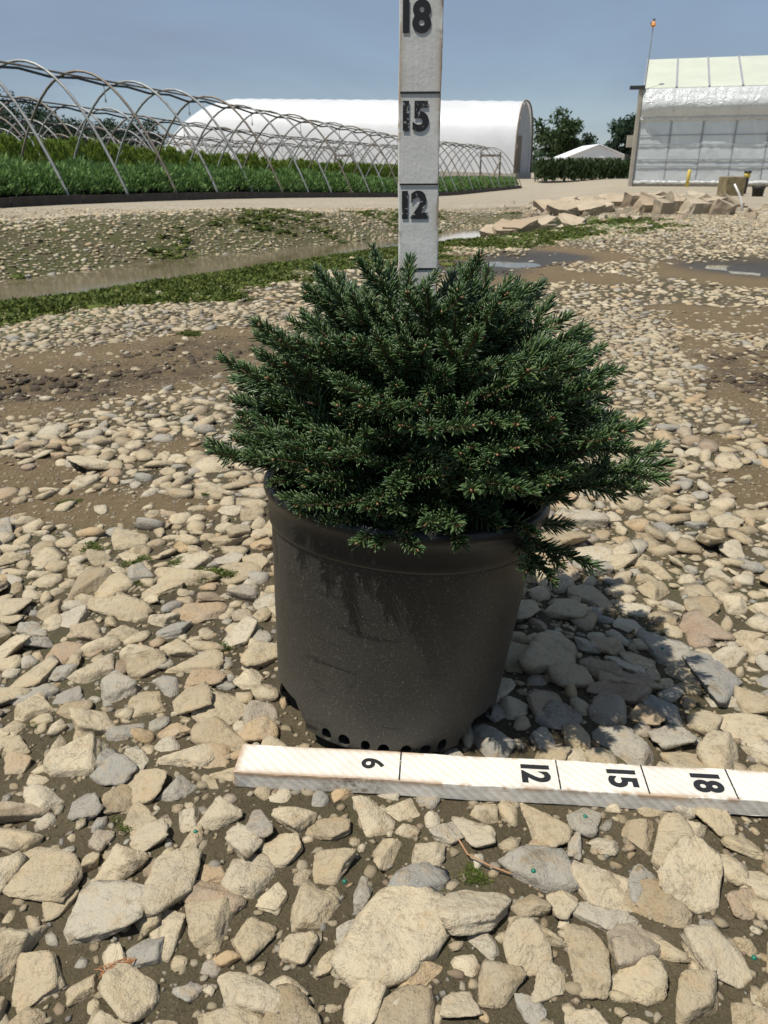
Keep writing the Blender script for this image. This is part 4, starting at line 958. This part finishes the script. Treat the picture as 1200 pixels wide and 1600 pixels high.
# ------------------------------------------------------------------ trees, hedge, far buildings
def make_tree(name, loc, h_, rx, mt, label, leaves, seed, trunk_h=.3, cs=.5, squat=1.0):
    r = np.random.default_rng(seed); e = empty(name, loc); tag(e, label, 'tree', None)
    b = MB(); b.tube([(0, 0, -.3), (.05, 0, h_ * .3), (0, .05, h_ * .6), (.03, 0, h_ * .85)], [h_ * .035, h_ * .028, h_ * .016, h_ * .004], 8)
    cl = []
    for k in range(26):
        u = r.normal(0, 1, 3); u /= np.linalg.norm(u); q = r.uniform(.45, 1) ; c_ = np.array([u[0] * rx * q, u[1] * rx * q, h_ * (trunk_h + (1 - trunk_h) / 2) + u[2] * h_ * (1 - trunk_h) / 2 * q * .85]); cl.append((c_, r.uniform(.22, .42) * rx))
        if k < 9: b.tube([(0, 0, h_ * (.25 + .05 * k)), tuple(c_ * np.array([.5, .5, .9])), tuple(c_)], [h_ * .014, h_ * .009, h_ * .003], 5)
    b.build('trunk', M_bark, e, True)
    V, Fc = [], []
    for k in range(leaves):
        c_, cr = cl[int(r.integers(0, len(cl)))]; u = r.normal(0, 1, 3); u /= np.linalg.norm(u); p = c_ + u * cr * r.uniform(.3, 1.05) * np.array([1, 1, .8])
        x = r.normal(0, 1, 3); x /= np.linalg.norm(x); y = np.cross(x, r.normal(0, 1, 3)); y /= np.linalg.norm(y); s = cs * r.uniform(.5, 1.2); bb = len(V)
        V += [p - x * s, p + y * s * .45, p + x * s, p - y * s * .45]; Fc.append((bb, bb + 1, bb + 2, bb + 3))
    link('crown', mesh_np('crown', np.array(V), np.array(Fc), [mt]), e); return e
def base_at(px, Y): 
    p = at_depth(px, 267, Y); x = p.x; return Vector((x, Y, tz(x, Y)))
make_tree('broadleaf_tree', base_at(866, 98), 6.6, 3.2, M_tree, 'rounded dark green tree beside the white tunnel end', 5200, 1, .2, .26)
make_tree('broadleaf_tree', base_at(903, 108), 5.0, 2.4, M_treed, 'lower dark tree right of the rounded tree', 2600, 2, .1, .26)
make_tree('broadleaf_tree', base_at(981, 92), 6.4, 3.2, M_treed, 'tall dense tree half hidden by the greenhouse', 5200, 3, .12, .26)
make_tree('broadleaf_tree', base_at(938, 112), 3.6, 1.8, M_treed, 'small dark tree above the white house roof', 1600, 4, .1, .24)
make_tree('broadleaf_tree', base_at(930, 95), 2.6, 1.6, M_tree, 'low bushy tree beyond the hedge and white house', 1200, 14, .1, .2)
for k, (px, Y, h_, rx, lb) in enumerate([(-40, 75, 7.6, 5.5, 'broad dark tree behind the hoop houses at their near end'), (40, 85, 7.2, 5.0, 'dark rounded tree second along the treeline behind the hoops'), (105, 92, 6.6, 4.6, 'dark tree third along the treeline behind the hoops'), (165, 100, 6.2, 4.2, 'lower dark tree fourth along the treeline behind the hoops'), (222, 104, 6.4, 3.4, 'last dark tree of the treeline next to white tunnel'), (-140, 72, 9, 5, 'dark tree at the outer end of the treeline')]):
    make_tree('treeline_tree', base_at(px, Y), h_, rx, M_treed, lb, 7000, 30 + k, .08, .2)
hd = empty('hedge_row', base_at(915, 62)); tag(hd, 'clipped dark green hedge row before the white house', 'hedge')
V, Fc = [], []; r = np.random.default_rng(5); hx0, hx1 = at_depth(838, 267, 62).x - hd.location.x, at_depth(1000, 267, 62).x - hd.location.x
for k in range(9000):
    p = np.array([r.uniform(hx0, hx1), r.uniform(-.8, .8), 0]); p[2] = 1.25 * r.uniform(0, 1) ** .7 + .1 * math.sin(p[0] * 9); d = r.normal(0, .3, 3) + np.array([0, 0, 1]); d /= np.linalg.norm(d); x = np.cross(d, r.normal(0, 1, 3)); x /= np.linalg.norm(x); l_ = r.uniform(.12, .3); bb = len(V)
    V += [p - x * .05, p + x * .05, p + d * l_ + x * .03, p + d * l_ - x * .03]; Fc.append((bb, bb + 1, bb + 2, bb + 3))
link('foliage', mesh_np('foliage', np.array(V), np.array(Fc), [M_tree]), hd)
M_wht = simple('white_sheet_roof', (.78, .79, .80), .5, .05, 1)
hs = empty('white_house', base_at(932, 84)); tag(hs, 'small white gabled greenhouse beyond the hedge', 'greenhouse')
b = MB(); a, c_ = -3.1, 3.1; z0, z1 = 1.75, 2.85
b.add([(a, 0, z0), (c_, 0, z0), (c_, .15, z0), (a, .15, z0), (0, 0, z1), (0, .15, z1)], [(0, 1, 4), (3, 5, 2), (0, 3, 2, 1), (0, 4, 5, 3), (1, 2, 5, 4)]); b.build('gable', M_wht, hs)
for s in (-1, 1):
    b = MB(); b.add([(s * 3.35, -.2, z0 - .08), (0, -.2, z1 + .05), (0, 7, z1 + .05), (s * 3.35, 7, z0 - .08), (s * 3.35, -.2, z0 - .0), (0, -.2, z1 + .13), (0, 7, z1 + .13), (s * 3.35, 7, z0)], [(0, 1, 2, 3), (7, 6, 5, 4), (0, 4, 5, 1), (2, 6, 7, 3), (0, 3, 7, 4)]); b.build('roof', M_wht, hs)
b = MB(); b.box((-.6, .3, .8), (10.6, .1, 1.85)); b.build('wall', M_wht, hs)
for k in range(19): b = MB(); b.box((-5.7 + k * .57, .2, .8), (.05, .06, 1.9)); b.build('post', M_grey, hs)
for k in range(3): b = MB(); b.box((-.6, .16, .35 + .7 * k), (10.6, .04, .035)); b.build('rail', M_grey, hs)
# small sprinkler riser and a far bank of trees closing the horizon
V, Fc = [], []; r = np.random.default_rng(8)
for k in range(16000):
    a = r.uniform(-1.45, 1.45); rad = r.uniform(240, 300); h_ = 5.0 + 3.5 * (vnoise(np.array([a * 60]), np.array([0]), 1.0, 4)[0]); p = np.array([rad * math.sin(a), rad * math.cos(a), -1 + h_ * r.uniform(0, 1)]); x = r.normal(0, 1, 3); x /= np.linalg.norm(x); y = np.cross(x, r.normal(0, 1, 3)); y /= np.linalg.norm(y); s = r.uniform(.7, 1.6); bb = len(V)
    V += [p - x * s, p + y * s * .6, p + x * s, p - y * s * .6]; Fc.append((bb, bb + 1, bb + 2, bb + 3))
o = link('far_woods', mesh_np('far_woods', np.array(V), np.array(Fc), [M_treed])); tag(o, 'distant low band of woods along the horizon', 'woods', None, 'stuff')

# ------------------------------------------------------------------ litter on the stones
DGR = bpy.context.evaluated_depsgraph_get(); DGR.update()
def seat(x, y):
    hit, loc, *_ = sc.ray_cast(DGR, Vector((x, y, .12)), Vector((0, 0, -1)), distance=.3)
    return loc.z if hit else tz(x, y)
M_dead = simple('dead_frond', (.30, .13, .05), .8, .3, 60)
def ground_top(px, py, z=.012): x, y = G(px, py, z); return Vector((x, y, seat(x, y)))
e = empty('dead_frond', ground_top(182, 1495, .014), (0, 0, R(25))); e.scale = (.8, .8, .6); tag(e, 'small rust brown dead conifer frond lying between stones', 'frond')
b = MB(); b.tube([(-.016, 0, 0), (0, .001, .003), (.016, 0, .001)], .0006, 5)
for k in range(14):
    x = -.012 + k * .0021; s = (-1) ** k; b.tube([(x, 0, .002), (x - .004, s * .0035, .003 + .001 * (k % 3)), (x - .0085, s * .0055, .002)], [.0006, .0007, .0002], 4)
b.build('frond', M_dead, e)
e = empty('straw', ground_top(775, 1345, .014)); tag(e, 'thin curved dead straw stem on the mud', 'stem'); b = MB(); b.tube([(-.028, .030, .004), (-.022, .012, .006), (-.006, .002, .005), (.012, -.004, .002)], .0007, 5); b.build('stem', simple('straw', (.36, .20, .10), .8, .2, 40), e)
M_prill = simple('green_prill', (.01, .14, .09), .4, .2, 50)
for px, py, wh in [(305, 1297, 'near a round pale stone'), (538, 1366, 'beside the large pitted stone'), (1035, 1014, 'within the shade of the spruce'), (915, 1272, 'on the mud below the stick'), (833, 1365, 'by the straw stem'), (1182, 1483, 'beside a small pale stone')]:
    V, Fc = ICO[2]; o = link('fertiliser_prill', mesh_np('fertiliser_prill', V * .0021, Fc, [M_prill], True), None, ground_top(px, py, .008)); tag(o, 'tiny green fertiliser prill lying on the muddy ground', 'prill', 'fertiliser prills')

ms = [(350, 1002, .009), (580 - 8, 1000 - 130, .010), (215, 870, .012), (275, 872, .010), (330, 893, .016), (355, 890, .012), (212, 898, .010), (140, 852, .013), (105, 775, .013), (320, 770, .009), (195, 1280, .006), (175, 1268, .006), (752, 1352, .009), (740, 1350, .007), (300, 520, .03), (920, 1035, .006), (60, 1120, .006)]
for px, py, s in ms:
    X, Y = G(px, py, .012)
    o = link('moss_cushion', tuft_mesh('moss_cushion', [(X + random.gauss(0, s * .5), Y + random.gauss(0, s * .5), seat(X, Y) - .001) for _ in range(14)], [s * random.uniform(.4, .8) for _ in range(14)], 60)); tag(o, 'tiny green moss cushion between the stones of the yard', 'moss', 'moss cushions between the stones')



# dark clods thrown up in the ruts
cl = np.array([(x + rng.normal(0, .10), y + rng.normal(0, .05), rng.uniform(.006, .022)) for px, py, n in ((30, 610, 60), (110, 600, 50), (200, 585, 40), (300, 555, 40), (1185, 600, 60), (1170, 560, 30), (860, 412, 60), (780, 425, 40)) for x, y in [G(px, py)] for _ in range(n)])
M_clod = simple('dark_clod', (.055, .038, .022), .95, .4, 40)
joined('mud_clods', place(cl), 1, M_clod, False)
